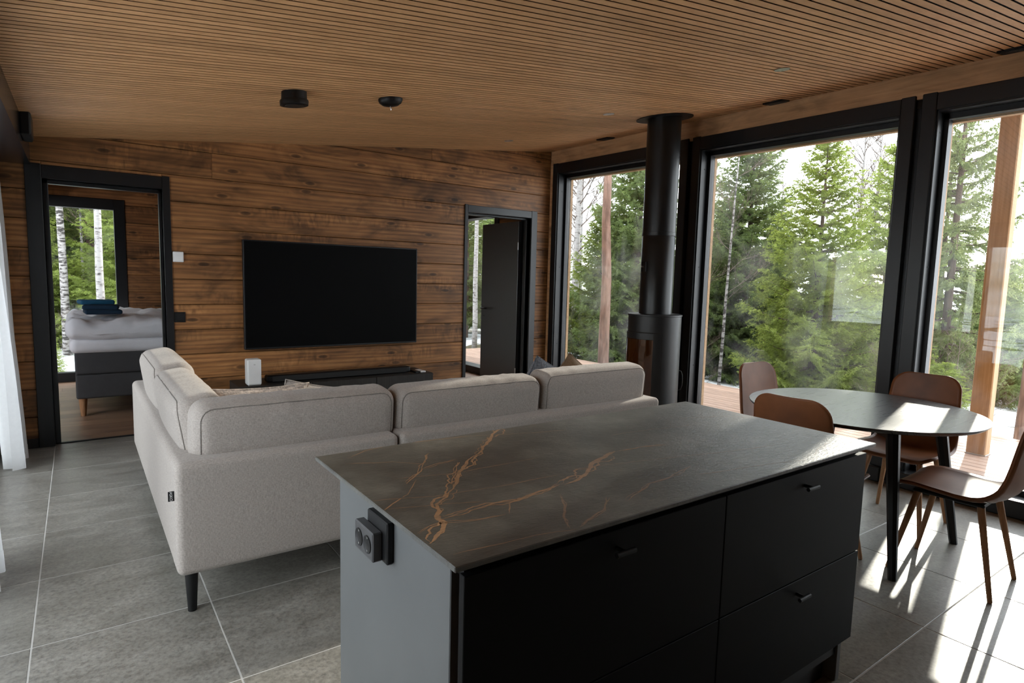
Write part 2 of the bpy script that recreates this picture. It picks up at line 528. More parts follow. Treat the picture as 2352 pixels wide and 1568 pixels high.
def m_translucent(name, c, tc_, fac, rough=0.9, noise=3.0, var=0.3, objvar=0.3):
    m, t, b = nt(name)
    out = t.nodes['Material Output']
    v, rnd, raw = objco(t, (noise,) * 3)
    n = N(t, 'ShaderNodeTexNoise', i_Scale=1.0, i_Detail=3.0)
    t.links.new(v, n.inputs['Vector'])
    rp = ramp(t, n.outputs['Fac'], ((0.3, [x * (1 - var) for x in c]), (0.7, [min(1, x * (1 + var)) for x in c])))
    ov = ramp(t, rnd, ((0.0, 1 - objvar), (1.0, 1 + objvar)))
    col = mixc(t, 1.0, rp.outputs['Color'], ov.outputs['Color'], 'MULTIPLY')
    t.links.new(col, b.inputs['Base Color'])
    b.inputs['Roughness'].default_value = rough
    b.inputs['Specular IOR Level'].default_value = 0.2
    tr = N(t, 'ShaderNodeBsdfTranslucent')
    tr.inputs['Color'].default_value = (*tc_, 1)
    mx = N(t, 'ShaderNodeMixShader')
    mx.inputs['Fac'].default_value = fac
    t.links.new(b.outputs[0], mx.inputs[1])
    t.links.new(tr.outputs[0], mx.inputs[2])
    t.links.new(mx.outputs[0], out.inputs['Surface'])
    return m


M['curtain'] = m_translucent('sheer_white_curtain', (0.8, 0.8, 0.8), (0.85, 0.86, 0.88), 0.5, noise=40, var=0.04, objvar=0.0)
M['needle_a'] = m_translucent('light_spruce_needles', (0.20, 0.25, 0.07), (0.42, 0.50, 0.12), 0.45)
M['needle_b'] = m_translucent('dark_spruce_needles', (0.14, 0.185, 0.075), (0.3, 0.38, 0.12), 0.42)
M['needle_c'] = m_translucent('grey_green_needles', (0.15, 0.18, 0.085), (0.30, 0.34, 0.13), 0.42)
M['bark_spruce'] = wood('spruce_bark', (0.05, 0.035, 0.028), (0.1, 0.07, 0.055), (0.16, 0.115, 0.09), 'z', 0.9, 0.2, 0.6, 14)
M['bark_pine'] = wood('pine_bark', (0.14, 0.075, 0.055), (0.26, 0.15, 0.11), (0.38, 0.25, 0.2), 'z', 0.9, 0.8, 0.6, 12)
M['twig'] = plain('bare_twigs', (0.13, 0.095, 0.075), 0.9)


def m_birch(name='birch_bark', k=0.0):
    m, t, b = nt(name)
    v, rnd, raw = objco(t, (7, 7, 22))
    n = N(t, 'ShaderNodeTexNoise', i_Scale=1.0, i_Detail=4.0, i_Roughness=0.6)
    t.links.new(v, n.inputs['Vector'])
    rp = ramp(t, n.outputs['Fac'], ((0.34 + k, (0.035, 0.03, 0.028)), (0.41 + k, (0.22, 0.2, 0.19)), (0.47 + k, (0.34, 0.32, 0.31)), (0.8, (0.42, 0.4, 0.39))))
    t.links.new(rp.outputs['Color'], b.inputs['Base Color'])
    b.inputs['Roughness'].default_value = 0.8
    return m


M['birch'] = m_birch()
M['birch_dark'] = m_birch('mottled_birch_bark', 0.09)


def m_snow():
    m, t, b = nt('patchy_snow_ground')
    tc = N(t, 'ShaderNodeTexCoord')
    n = N(t, 'ShaderNodeTexNoise', i_Scale=0.55, i_Detail=6.0, i_Roughness=0.65, i_Distortion=0.5)
    t.links.new(tc.outputs['Object'], n.inputs['Vector'])
    g = N(t, 'ShaderNodeTexNoise', i_Scale=6.0, i_Detail=5.0, i_Roughness=0.7)
    t.links.new(tc.outputs['Object'], g.inputs['Vector'])
    soil = ramp(t, g.outputs['Fac'], ((0.3, (0.05, 0.045, 0.025)), (0.6, (0.12, 0.1, 0.055)))).outputs['Color']
    snow = ramp(t, g.outputs['Fac'], ((0.2, (0.72, 0.74, 0.78)), (0.8, (0.86, 0.87, 0.9)))).outputs['Color']
    k = ramp(t, n.outputs['Fac'], ((0.40, 0.0), (0.46, 1.0)))
    c = mixc(t, k.outputs['Color'], soil, snow)
    t.links.new(c, b.inputs['Base Color'])
    b.inputs['Roughness'].default_value = 0.8
    bump(t, b, g.outputs['Fac'], 0.4, 0.05)
    return m


M['snow'] = m_snow()

# ------------------------------------------------------------------ object helpers
BASE = {}


def link(o, parent=None):
    COL.objects.link(o)
    if parent is not None:
        o.parent = parent
    return o


def tag(o, label=None, cat=None, group=None, kind=None):
    for k, v in (('label', label), ('category', cat), ('group', group), ('kind', kind)):
        if v:
            o[k] = v
    return o


def thing(name, loc, label, cat, group=None):
    o = bpy.data.objects.new(name, None)
    o.empty_display_size = 0.1
    o.location = loc
    link(o)
    BASE[o] = Vector(loc)
    return tag(o, label, cat, group)


class MB:
    def __init__(s):
        s.v, s.f = [], []

    def add(s, verts, faces):
        n = len(s.v)
        s.v += [tuple(p) for p in verts]
        s.f += [tuple(i + n for i in f) for f in faces]
        return s

    def box(s, x0, x1, y0, y1, z0, z1, fn=None):
        vs_ = [(x0, y0, z0), (x1, y0, z0), (x1, y1, z0), (x0, y1, z0), (x0, y0, z1), (x1, y0, z1), (x1, y1, z1), (x0, y1, z1)]
        if fn:
            vs_ = [fn(*p) for p in vs_]
        return s.add(vs_, [(3, 2, 1, 0), (4, 5, 6, 7), (0, 1, 5, 4), (1, 2, 6, 5), (2, 3, 7, 6), (3, 0, 4, 7)])

    def rbox(s, x0, x1, y0, y1, z0, z1, b=0.004, fn=None):
        """box with chamfered edges"""
        xs, ys, zs = (x0, x1), (y0, y1), (z0, z1)
        b = min(b, (x1 - x0) * .45, (y1 - y0) * .45, (z1 - z0) * .45)
        vs_, idx = [], {}
        for i in (0, 1):
            for j in (0, 1):
                for k in (0, 1):
                    sx, sy, sz = (1 - 2 * i) * b, (1 - 2 * j) * b, (1 - 2 * k) * b
                    for a in range(3):
                        p = [xs[i] + sx, ys[j] + sy, zs[k] + sz]
                        p[a] = (xs[i], ys[j], zs[k])[a]
                        idx[(i, j, k, a)] = len(vs_)
                        vs_.append(tuple(p))
        fs = []

        def q(*ids):
            fs.append(tuple(idx[i] for i in ids))
        for k in (0, 1):
            o = [(0, 0), (1, 0), (1, 1), (0, 1)]
            if k == 0:
                o = o[::-1]
            q(*[(i, j, k, 2) for i, j in o])
            q(*[(k, i, j, 0) for i, j in (o)])
            q(*[(j, k, i, 1) for i, j in (o)])
        for a in range(3):      # edges parallel to axis a
            b1, b2 = (a + 1) % 3, (a + 2) % 3
            for u in (0, 1):
                for w_ in (0, 1):
                    c0, c1 = [0, 0, 0], [0, 0, 0]
                    c0[b1] = c1[b1] = u
                    c0[b2] = c1[b2] = w_
                    c1[a] = 1
                    ids = [(*c0, b1), (*c1, b1), (*c1, b2), (*c0, b2)]
                    q(*(ids if u == w_ else ids[::-1]))
        for i in (0, 1):
            for j in (0, 1):
                for k in (0, 1):
                    ids = [(i, j, k, 0), (i, j, k, 1), (i, j, k, 2)]
                    q(*(ids if (i + j + k) % 2 == 1 else ids[::-1]))
        if fn:
            vs_ = [fn(*p) for p in vs_]
        return s.add(vs_, fs)

    def prism_xz(s, poly, y0, y1, ch=0.0):
        """polygon in x,z (counter-clockwise seen from -y) extruded from y0 (front) to y1, front edge chamfered"""
        n = len(poly)
        cx = sum(p[0] for p in poly) / n
        cz = sum(p[1] for p in poly) / n
        rings = []
        if ch:
            ins = [(x - ch * (1 if x > cx else -1), z - ch * (1 if z > cz else -1)) for x, z in poly]
            rings.append([(x, y0, z) for x, z in ins])
            rings.append([(x, y0 + ch, z) for x, z in poly])
        else:
            rings.append([(x, y0, z) for x, z in poly])
        rings.append([(x, y1, z) for x, z in poly])
        vs_ = [p for r_ in rings for p in r_]
        fs = [tuple(range(n)), tuple(range(len(vs_) - 1, len(vs_) - n - 1, -1))]
        for k in range(len(rings) - 1):
            for i in range(n):
                j = (i + 1) % n
                fs.append((k * n + j, k * n + i, (k + 1) * n + i, (k + 1) * n + j))
        return s.add(vs_, fs)

    def lathe(s, prof, c=(0, 0, 0), seg=32, a0=0.0, a1=2 * math.pi, cap=True):
        full = abs(a1 - a0 - 2 * math.pi) < 1e-6
        m = seg if full else seg + 1
        vs_, fs = [], []
        for r_, z in prof:
            for i in range(m):
                a = a0 + (a1 - a0) * i / seg
                vs_.append((c[0] + r_ * math.cos(a), c[1] + r_ * math.sin(a), c[2] + z))
        for k in range(len(prof) - 1):
            for i in range(seg):
                j = (i + 1) % m
                fs.append((k * m + i, k * m + j, (k + 1) * m + j, (k + 1) * m + i))
        if cap and full:
            fs.append(tuple(range(m - 1, -1, -1)))
            fs.append(tuple((len(prof) - 1) * m + i for i in range(m)))
        return s.add(vs_, fs)

    def tube(s, pts, rad, seg=8, closed=False, cap=True):
        pts = [Vector(p) for p in pts]
        n = len(pts)
        rad = rad if isinstance(rad, (list, tuple)) else [rad] * n
        vs_, fs = [], []
        prev = None
        for i, p in enumerate(pts):
            if closed:
                d = pts[(i + 1) % n] - pts[i - 1]
            else:
                d = pts[min(i + 1, n - 1)] - pts[max(i - 1, 0)]
            d.normalize()
            u = prev if prev is not None else (Vector((0, 0, 1)) if abs(d.z) < 0.9 else Vector((1, 0, 0)))
            u = (u - d * u.dot(d)).normalized()
            prev = u
            w_ = d.cross(u)
            for k in range(seg):
                a = 2 * math.pi * k / seg
                vs_.append(p + (u * math.cos(a) + w_ * math.sin(a)) * rad[i])
        for i in range(n if closed else n - 1):
            j = (i + 1) % n
            for k in range(seg):
                l = (k + 1) % seg
                fs.append((i * seg + k, i * seg + l, j * seg + l, j * seg + k))
        if cap and not closed:
            fs.append(tuple(range(seg - 1, -1, -1)))
            fs.append(tuple((n - 1) * seg + k for k in range(seg)))
        return s.add(vs_, fs)

    def build(s, name, mat, parent=None, smooth=False, origin=None):
        me = bpy.data.meshes.new(name)
        if parent is not None:
            b = BASE.get(parent, Vector())
        elif origin is not None:
            b = Vector(origin)
        else:
            a = np.array(s.v)
            lo, hi = a.min(0), a.max(0)
            b = Vector(((lo[0] + hi[0]) / 2, (lo[1] + hi[1]) / 2, lo[2]))
        me.from_pydata([(x - b.x, y - b.y, z - b.z) for x, y, z in s.v], [], s.f)
        if smooth:
            me.polygons.foreach_set('use_smooth', [True] * len(me.polygons))
            if smooth != 'all':
                me.set_sharp_from_angle(angle=R(40))
        me.materials.append(M[mat] if isinstance(mat, str) else mat)
        o = bpy.data.objects.new(name, me)
        link(o, parent)
        if parent is None:
            o.location = b
        BASE[o] = b
        return o


def copy_tree(o, parent=None):
    c = o.copy()
    COL.objects.link(c)
    c.parent = parent
    for ch in o.children:
        copy_tree(ch, c)
    return c


def struct(o):
    o['kind'] = 'structure'
    return o


tz = lambda x, y, z: (x, y, z + tl(y))

# ------------------------------------------------------------------ floor: grout bed and 60 cm tiles
floor = struct(MB().box(XL, W + 0.1, YR, D + 0.2, -0.12, -0.0012).build('floor', 'grout'))
TX0, TY0, TP, GAP = -0.1912, 2.1171, 0.6, 0.0026
tile_full = None
for i in range(-2, 9):
    for j in range(-9, 7):
        x0, x1 = max(TX0 + i * TP, XL) + GAP, min(TX0 + (i + 1) * TP, W) - GAP
        y0, y1 = max(TY0 + j * TP, YR) + GAP, min(TY0 + (j + 1) * TP, D + (0.05 if -0.2 < TX0 + i * TP < 0.7 else 0)) - GAP
        if x1 - x0 < 0.02 or y1 - y0 < 0.02:
            continue
        if abs(x1 - x0 - TP + 2 * GAP) < 1e-6 and abs(y1 - y0 - TP + 2 * GAP) < 1e-6:
            if tile_full is None:
                tile_full = MB().rbox(0, x1 - x0, 0, y1 - y0, -0.01, 0, 0.0012).build('floor_tile', 'tile', None, origin=(0, 0, 0)).data
                bpy.data.objects.remove(bpy.data.objects['floor_tile'])
            o = bpy.data.objects.new('floor_tile', tile_full)
            link(o, floor)
            o.location = Vector((x0, y0, 0)) - BASE[floor]
        else:
            b = MB().rbox(x0, x1, y0, y1, -0.01, 0, 0.0012)
            b.build('floor_tile', 'tile', floor)

# ------------------------------------------------------------------ walls of stained log planks
ROW0, ROWP = 0.0245, 0.2163


def clip_top(poly, fz):
    """clip a polygon in (x,z) by z <= fz(x) (a straight line)"""
    out = []
    n = len(poly)
    for i in range(n):
        a, b = poly[i], poly[(i + 1) % n]
        da, db = a[1] - fz(a[0]), b[1] - fz(b[0])
        if da <= 0:
            out.append(a)
        if (da < 0 < db) or (db < 0 < da):
            k = da / (da - db)
            out.append((a[0] + (b[0] - a[0]) * k, a[1] + (b[1] - a[1]) * k))
    return out


def plank_wall(parent, x0, x1, yf, thick, holes, ztop, joints, mat='log_x', zbot=ROW0, sx=None):
    """planks on a wall facing -y; holes = (x0,x1,ztop) reaching the floor; sx maps (u,y,z) to world"""
    for k in range(0, 14):
        za, zb = ROW0 + k * ROWP, ROW0 + (k + 1) * ROWP
        if za >= max(ztop(x0), ztop(x1)):
            break
        # free x intervals for this row, split at holes
        cuts = [(x0, x1, za, zb)]
        for h0, h1, hz in holes:
            nxt = []
            for a, b, c0, c1 in cuts:
                if hz <= c0 + 1e-6 or h1 <= a or h0 >= b:
                    nxt.append((a, b, c0, c1))
                    continue
                if h0 > a:
                    nxt.append((a, h0, c0, c1))
                if h1 < b:
                    nxt.append((h1, b, c0, c1))
                if hz < c1 - 0.01:
                    nxt.append((max(a, h0), min(b, h1), hz, c1))
            cuts = nxt
        for a, b, c0, c1 in cuts:
            js = [q for q in joints.get(k, ()) if a + .1 < q < b - .1]
            xs = [a] + js + [b]
            for p, q in zip(xs[:-1], xs[1:]):
                poly = clip_top([(p, c0 + .0015), (q, c0 + .0015), (q, c1 - .0015), (p, c1 - .0015)], lambda x: ztop(x) + 0.01)
                if len(poly) < 3:
                    continue
                pr = MB().prism_xz(poly, yf, yf + thick, 0.0045)
                if sx:
                    pr.v = [sx(*w_) for w_ in pr.v]
                pr.build('wall_plank', mat, parent)


D1 = (-0.19, 0.60, 2.06)      # doorway to the bedroom
D2 = (3.555, 4.44, 2.12)      # doorway to the small room
core = MB()
for a, b in ((XL, D1[0]), (D1[1], D2[0]), (D2[1], W + .1)):
    core.box(a, b, D + .03, D + .17, 0, 3.0)
core.box(D1[0], D1[1], D + .03, D + .17, D1[2], 3.0)
core.box(D2[0], D2[1], D + .03, D + .17, D2[2], 3.0)
wall_back = struct(core.build('wall_back', 'backing'))
plank_wall(wall_back, XL, W, D, 0.04, [D1, D2], lambda x: zc(x, D), {10: [0.98], 12: [3.1]})

# wall with the windows: timber band above the casings
BAND0 = 2.775
wall_right = struct(MB().box(W + .02, W + .22, YR, 9.3, 2.70, 3.0, tz).build('wall_right', 'backing'))
MB().rbox(W, W + .05, YR, D, BAND0 - .02, 2.99, 0.003, tz).build('header_beam', 'beam', wall_right)
MB().rbox(W - .005, W + .06, D - .055, D - .002, 0.0, 2.80, 0.003).build('corner_board', 'beam', wall_right)
# far end of the window wall (beyond the third window and behind the camera)
wall_end = struct(MB().box(W, W + .2, YR, -0.42, 0, 3.0).build('wall_right_end', 'log_y'))
wall_rear = struct(MB().box(XL - .2, W + .2, YR - .2, YR, 0, 3.0).build('wall_rear', 'black'))
# left wall: a wide window with a black soffit above
wall_left = struct(MB().box(XL - .2, XL, 5.45, D + .17, 0, 3.0).box(XL - .2, XL, YR, 0.87, 0, 3.0)
                   .box(XL - .2, XL, 0.87, 5.45, 2.1, 3.0).build('wall_left', 'log_y'))
soffit = struct(MB().box(XL, -0.25, YR, D - .002, 2.15, 2.55).build('trim_1', 'frame_gloss'))

# ------------------------------------------------------------------ ceiling of thin slats
ceiling = struct(MB().box(XL - .2, W + .2, YR - .2, D + .17, 0.0112, 0.12, lambda x, y, z: (x, y, zc(x, y) + z)).build('ceiling', 'backing'))
SP = 0.04913
NS = int((D - YR) / SP)
x0, x1 = -0.25, W
hw, ht, th_ = 0.0190, 0.0085, 0.011          # half width of the face and of the undercut back, thickness
sl = MB().add([(x, y, z) for x in (0.0, 1.0) for y, z in ((-hw, 0), (hw, 0), (ht, th_), (-ht, th_))],
              [(0, 1, 5, 4), (1, 2, 6, 5), (2, 3, 7, 6), (3, 0, 4, 7), (3, 2, 1, 0), (4, 5, 6, 7)])
dx = x1 - x0
sl.v = [(x * dx, y, z + 0.1155 * x * dx) for x, y, z in sl.v]
slat0 = sl.build('ceiling_slat', 'slat', None, origin=(0, 0, 0))
slat_me = slat0.data
bpy.data.objects.remove(slat0)
for i in range(NS):
    y = D - 0.022 - i * SP
    o = bpy.data.objects.new('ceiling_slat', slat_me)
    link(o, ceiling)
    o.location = Vector((x0, y, zc(x0, y))) - BASE[ceiling]

# ------------------------------------------------------------------ tall windows on the right
GX = W + 0.125                # glass plane
WIN = [(3.885, 5.70), (1.985, 3.66), (-0.40, 1.765)]
HEAD, SILL = 2.665, 0.11
for n, (a, b) in enumerate(WIN, 1):
    w = MB()
    w.rbox(W - .018, W + .03, a - .09 if n > 1 or True else a, a, 0, HEAD + .115, .004, lambda x, y, z: tz(x, y, z) if z > 1 else (x, y, z))
    w.rbox(W - .018, W + .03, b, b + .088, 0, HEAD + .115, .004, lambda x, y, z: tz(x, y, z) if z > 1 else (x, y, z))
    w.rbox(W - .014, W + .03, a, b, HEAD, HEAD + .11, .003, tz)
    win = struct(w.build('window_%d' % n, 'frame'))
    j = MB()                   # deep black reveal
    j.box(W, GX + .06, a - .06, a + .012, 0, HEAD + .06, lambda x, y, z: tz(x, y, z) if z > 1 else (x, y, z))
    j.box(W, GX + .06, b - .012, b + .06, 0, HEAD + .06, lambda x, y, z: tz(x, y, z) if z > 1 else (x, y, z))
    j.box(W, GX + .06, a, b, HEAD - .012, HEAD + .06, tz)
    j.build('window_reveal', 'frame', win)
    s_ = MB()                  # sash round the pane
    k = .03
    s_.box(GX - .03, GX + .03, a + .012, a + .012 + k, SILL, HEAD, lambda x, y, z: tz(x, y, z) if z > 1 else (x, y, z))
    s_.box(GX - .03, GX + .03, b - .012 - k, b - .012, SILL, HEAD, lambda x, y, z: tz(x, y, z) if z > 1 else (x, y, z))
    s_.box(GX - .03, GX + .03, a, b, HEAD - .05, HEAD, tz)
    s_.box(GX - .03, GX + .03, a, b, SILL - .02, SILL + .035)
    s_.build('window_sash', 'frame', win)
    MB().box(GX - .004, GX + .004, a + .03, b - .03, SILL, HEAD - .03, lambda x, y, z: tz(x, y, z) if z > 1 else (x, y, z)).build('window_pane', 'glass', win)
    MB().rbox(W - .06, GX + .03, a - .09, b + .088, 0.0, SILL, .006).build('window_sill', 'frame', win)
    e = MB()                   # fresh timber boards lining the opening outside
    e.box(GX + .05, GX + .085, a + .0, a + .03, -.05, HEAD, lambda x, y, z: tz(x, y, z) if z > 1 else (x, y, z))
    e.box(GX + .05, GX + .085, b - .03, b - .0, -.05, HEAD, lambda x, y, z: tz(x, y, z) if z > 1 else (x, y, z))
    e.box(GX + .05, GX + .10, a, b, HEAD - .062, HEAD - .03, tz)
    e.build('outer_lining', 'ext_y', win)
    for zz in (0.62, 1.55, 2.45):
        MB().tube([(W + .05, b - .0125, zz), (W + .05, b - .0145, zz)], .006, 8).build('screw_plug', 'black', win)

# posts between the windows: two black boards with a groove
post = struct(MB().box(W + .03, GX + .05, 3.66, 3.885, 0, HEAD + .1).box(W + .03, GX + .05, 1.765, 1.985, 0, HEAD + .05).box(W + .03, GX + .05, 5.70, D + .16, 0, HEAD + .15).build('trim_2', 'frame'))
# outer log faces of the house wall
outer = struct(MB().box(GX + .05, GX + .10, 3.66, 3.885, -.3, 2.9).box(GX + .05, GX + .10, 1.765, 1.985, -.3, 2.9).box(GX + .05, GX + .10, 5.70, 7.0, -.3, 2.9)
               .box(GX + .05, GX + .10, 8.55, 9.4, -.3, 2.9).box(GX + .05, GX + .10, YR, -.40, -.3, 2.9).build('wall_outer', 'ext_y'))

# ------------------------------------------------------------------ left window
lw = MB()
for a, b in ((0.75, 0.87), (3.05, 3.17), (5.35, 5.45)):
    lw.box(XL - .12, XL + .02, a, b, 0, 2.1)
lw.box(XL - .12, XL + .02, 0.75, 5.45, 2.0, 2.12).box(XL - .12, XL + .02, 0.75, 5.45, 0, .1)
win_l = struct(lw.build('window_4', 'frame'))
for a, b in ((.87, 3.05), (3.17, 5.35)):
    MB().box(XL - .08, XL - .072, a, b, .1, 2.0).build('window_pane', 'glass', win_l)

# ------------------------------------------------------------------ bedroom behind the left doorway
BY = 9.15
bed_floor = struct(MB().box(-2.2, 3.0, D + .17, BY, -.12, -.004).build('floor_bedroom', 'backing'))
for i in range(17):
    y = D + .075 + i * 0.193
    xs = [-2.2, -2.2 + 0.9 + 0.37 * (i % 5), 3.0]
    for p, q in zip(xs[:-1], xs[1:]):
        MB().rbox(p + .0006, q - .0006, y + .0006, min(y + .193, BY) - .0006, -.01, 0.0, .001).build('floor_plank', 'oak', bed_floor)
WB = (-0.95, 0.44, 2.17)
bw = struct(MB().box(-2.3, WB[0], BY + .03, BY + .2, 0, 3).box(WB[1], 3.0, BY + .03, BY + .2, 0, 3).box(WB[0], WB[1], BY + .03, BY + .2, WB[2], 3).build('wall_bedroom_far', 'backing'))
plank_wall(bw, -2.3, 3.0, BY, .04, [WB], lambda x: 2.62, {3: [1.9], 5: [1.4], 8: [2.2]})
struct(MB().box(2.6, 2.75, D + .17, BY, 0, 2.9).build('wall_bedroom_right', 'log_y'))
struct(MB().box(-2.4, -2.25, D + .17, BY, 0, 2.9).build('wall_bedroom_left', 'log_y'))
struct(MB().box(-2.4, 2.75, D + .17, BY + .2, 2.55, 2.65).build('ceiling_bedroom', 'slat'))
struct(MB().box(-2.3, -.24, D + .18, BY - .3, 2.17, 2.5).build('trim_3', 'frame_gloss'))
w = MB()
w.rbox(WB[0] - .09, WB[0] + .03, BY - .02, BY + .1, 0, WB[2] + .08, .004)
w.rbox(WB[1] - .04, WB[1] + .08, BY - .02, BY + .1, 0, WB[2] + .08, .004)
w.rbox(WB[0] - .09, WB[1] + .08, BY - .015, BY + .1, WB[2] - .05, WB[2] + .08, .004)
w.rbox(WB[0] - .09, WB[1] + .08, BY - .03, BY + .1, 0, .11, .004)
win_b = struct(w.build('window_5', 'frame'))
MB().box(WB[0], WB[1], BY + .06, BY + .068, .1, WB[2]).build('window_pane', 'glass', win_b)

# doorway 1 frame (dark casing and jamb)
w = MB()
w.rbox(D1[0] - .10, D1[0], D - .016, D + .2, 0, D1[2] + .105, .003)
w.rbox(D1[1], D1[1] + .055, D - .016, D + .2, 0, D1[2] + .105, .003)
w.rbox(D1[0], D1[1], D - .014, D + .2, D1[2], D1[2] + .10, .003)
w.rbox(D1[0], D1[0] + .035, D + .06, D + .12, 0, D1[2], .003)
w.rbox(D1[1] - .022, D1[1], D + .06, D + .12, 0, D1[2], .003)
w.rbox(D1[0], D1[1], D + .06, D + .12, D1[2] - .03, D1[2], .003)
dr1 = struct(w.build('door_1', 'frame'))
MB().rbox(D1[0], D1[1], D + .045, D + .075, 0.0, .008, .002).build('threshold_strip', 'black', dr1)
struct(MB().rbox(XL, D1[0] - .10, D - .014, D, 0, .075, .003).build('baseboard_left', 'frame'))
struct(MB().rbox(D1[1] + .055, D2[0] - .04, D - .012, D, 0, .07, .003).build('baseboard_back', 'frame'))

# ------------------------------------------------------------------ small room behind the right doorway
struct(MB().box(3.1, W + .1, D + .17, 9.2, -.12, 0).build('floor_small_room', 'oak'))
struct(MB().box(3.1, W + .3, D + .17, 9.3, 2.6, 2.7).build('ceiling_small_room', 'slat'))
struct(MB().box(3.0, 3.12, D + .17, 9.2, 0, 2.7).build('wall_small_room_left', 'white'))
struct(MB().box(3.0, W + .2, 9.2, 9.3, 0, 2.7).build('wall_small_room_far', 'log_x'))
wr2 = struct(MB().box(W + .03, W + .2, D + .17, 7.0, 0, 2.7).box(W + .03, W + .2, 8.55, 9.2, 0, 2.7).box(W + .03, W + .2, 7.0, 8.55, 2.3, 2.7).build('wall_small_room_right', 'backing'))
for k in range(0, 12):
    za, zb = ROW0 + k * ROWP + .0015, ROW0 + (k + 1) * ROWP - .0015
    MB().rbox(W, W + .04, D + .17, 7.0, za, zb, .004).build('wall_plank', 'log_y', wr2)
w = MB()
w.rbox(W - .02, GX + .05, 6.93, 7.03, 0, 2.34, .004).rbox(W - .02, GX + .05, 8.5, 8.6, 0, 2.34, .004)
w.rbox(W - .02, GX + .05, 6.93, 8.6, 2.25, 2.36, .004).rbox(W - .03, GX + .05, 6.93, 8.6, 0, .1, .004)
win_s = struct(w.build('window_6', 'frame'))
MB().box(GX - .004, GX + .004, 7.03, 8.5, .1, 2.25).build('window_pane', 'glass', win_s)

w = MB()
w.rbox(D2[0] - .04, D2[0], D - .016, D + .2, 0, D2[2] + .085, .003)
w.rbox(D2[1], D2[1] + .085, D - .016, D + .2, 0, D2[2] + .085, .003)
w.rbox(D2[0], D2[1], D - .014, D + .2, D2[2], D2[2] + .08, .003)
w.rbox(D2[1] - .02, D2[1], D + .06, D + .12, 0, D2[2], .003)
w.rbox(D2[0], D2[1], D + .06, D + .12, D2[2] - .02, D2[2], .003)
dr2 = struct(w.build('door_2', 'frame'))
LX = 4.40
leaf = MB().rbox(LX, LX + .04, D + .19, D + 1.0, .012, 2.095, .002).build('door_leaf', plain('satin_black_door', (0.024, 0.024, 0.024), 0.28, spec=0.9), dr2)
ha = MB()
ha.tube([(LX, D + .93, 1.0), (LX - .05, D + .93, 1.0), (LX - .055, D + .92, 1.0), (LX - .055, D + .80, 1.0)], .009, 8)
ha.lathe([(.018, 0), (.018, .004)], (LX - .006, D + .93, .90), 12)
ha.build('door_handle', 'black', leaf, True)
for zz in (.2, 1.75):
    MB().lathe([(.008, 0), (.008, .09)], (LX - .004, D + .185, zz), 10).build('hinge', 'chrome', dr2, True)

# ------------------------------------------------------------------ terrace outside
terrace = struct(MB().box(GX + .06, 7.40, -4, 10.5, -.3, -.07).build('terrace_deck', 'backing'))
nb = 21
bwid = (7.45 - (GX + .19)) / nb
for i in range(nb):
    xa = GX + .19 + i * bwid
    MB().rbox(xa + .003, xa + bwid - .003, -4, 10.5, -.07, -.045, .003).build('deck_board', 'deck', terrace)
tp = thing('terrace_post', (6.46, 1.84, -.045), 'fresh orange timber post standing on the terrace deck outside', 'post')
MB().rbox(6.40, 6.52, 1.77, 1.915, -.045, 3.1, .008).build('timber', 'ext_z', tp)
MB().rbox(6.395, 6.525, 1.765, 1.92, -.045, -.035, .002).build('foot_plate', 'chrome', tp)
struct(MB().box(GX + .1, 6.58, -4, 10.5, 3.2, 3.34, lambda x, y, z: (x, y, z + .1155 * (x - W) + tl(y) * .5)).build('roof_eave', 'ext_y'))
struct(MB().box(XL - .4, W + .4, YR - .4, 9.6, 3.35, 3.5, lambda x, y, z: (x, y, z + .1155 * (x - W) + .02)).build('roof', 'roof'))

# ------------------------------------------------------------------ kitchen island
IX0, IX1, IY0, IY1, IZ = 0.5395, 2.1974, 0.9101, 1.7121, 0.8715
isl = thing('kitchen_island', ((IX0 + IX1) / 2, (IY0 + IY1) / 2, 0), 'black kitchen island with drawers under a veined stone top', 'kitchen island')
M['panel'] = plain('black_laminate_lit', (0.10, 0.105, 0.107), 0.42, spec=0.5)  # same laminate as the drawers, with the left window's light painted into its colour
M['drawer'] = plain('black_laminate_shaded', (0.0045, 0.0045, 0.0048), 0.55, spec=0.1)  # same laminate as the panels, with the shade of the front painted in
FY = IY0 + .022
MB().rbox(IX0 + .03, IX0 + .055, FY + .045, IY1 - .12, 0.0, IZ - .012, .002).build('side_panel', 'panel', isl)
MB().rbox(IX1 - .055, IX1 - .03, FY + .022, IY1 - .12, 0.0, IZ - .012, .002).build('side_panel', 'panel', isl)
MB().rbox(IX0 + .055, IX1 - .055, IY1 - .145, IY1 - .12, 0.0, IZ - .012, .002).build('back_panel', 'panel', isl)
MB().box(IX0 + .056, IX1 - .056, FY + .03, IY1 - .146, .1, IZ - .03).build('carcass', 'black', isl)
MB().box(IX0 + .056, IX1 - .075, FY + .06, FY + .08, 0, .1).build('plinth', 'black', isl)
MB().box(IX0 + .045, IX1 - .05, FY + .02, FY + .05, IZ - .05, IZ - .012).build('grip_rail', 'black', isl)
XS = 1.392
for (xa, xb) in ((IX0 + .032, XS), (XS, IX1 - .012)):
    for (za, zb) in ((.163, .4865), (.4865, .836)):
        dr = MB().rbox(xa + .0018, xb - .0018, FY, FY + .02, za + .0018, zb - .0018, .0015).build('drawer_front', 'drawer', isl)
        hx, hz = (xa + xb) / 2, zb - .045
        h = MB()
        h.tube([(hx - .03, FY - .028, hz), (hx + .03, FY - .028, hz)], .0062, 10)
        h.tube([(hx, FY, hz), (hx, FY - .028, hz)], .0055, 10)
        h.build('drawer_handle', 'black', dr, True)
M['counter'] = m_counter()
top = MB().rbox(IX0, IX1, IY0, IY1, IZ - .012, IZ, .002).build('stone_worktop', 'counter', None, origin=(IX0, IY0, IZ - .012))
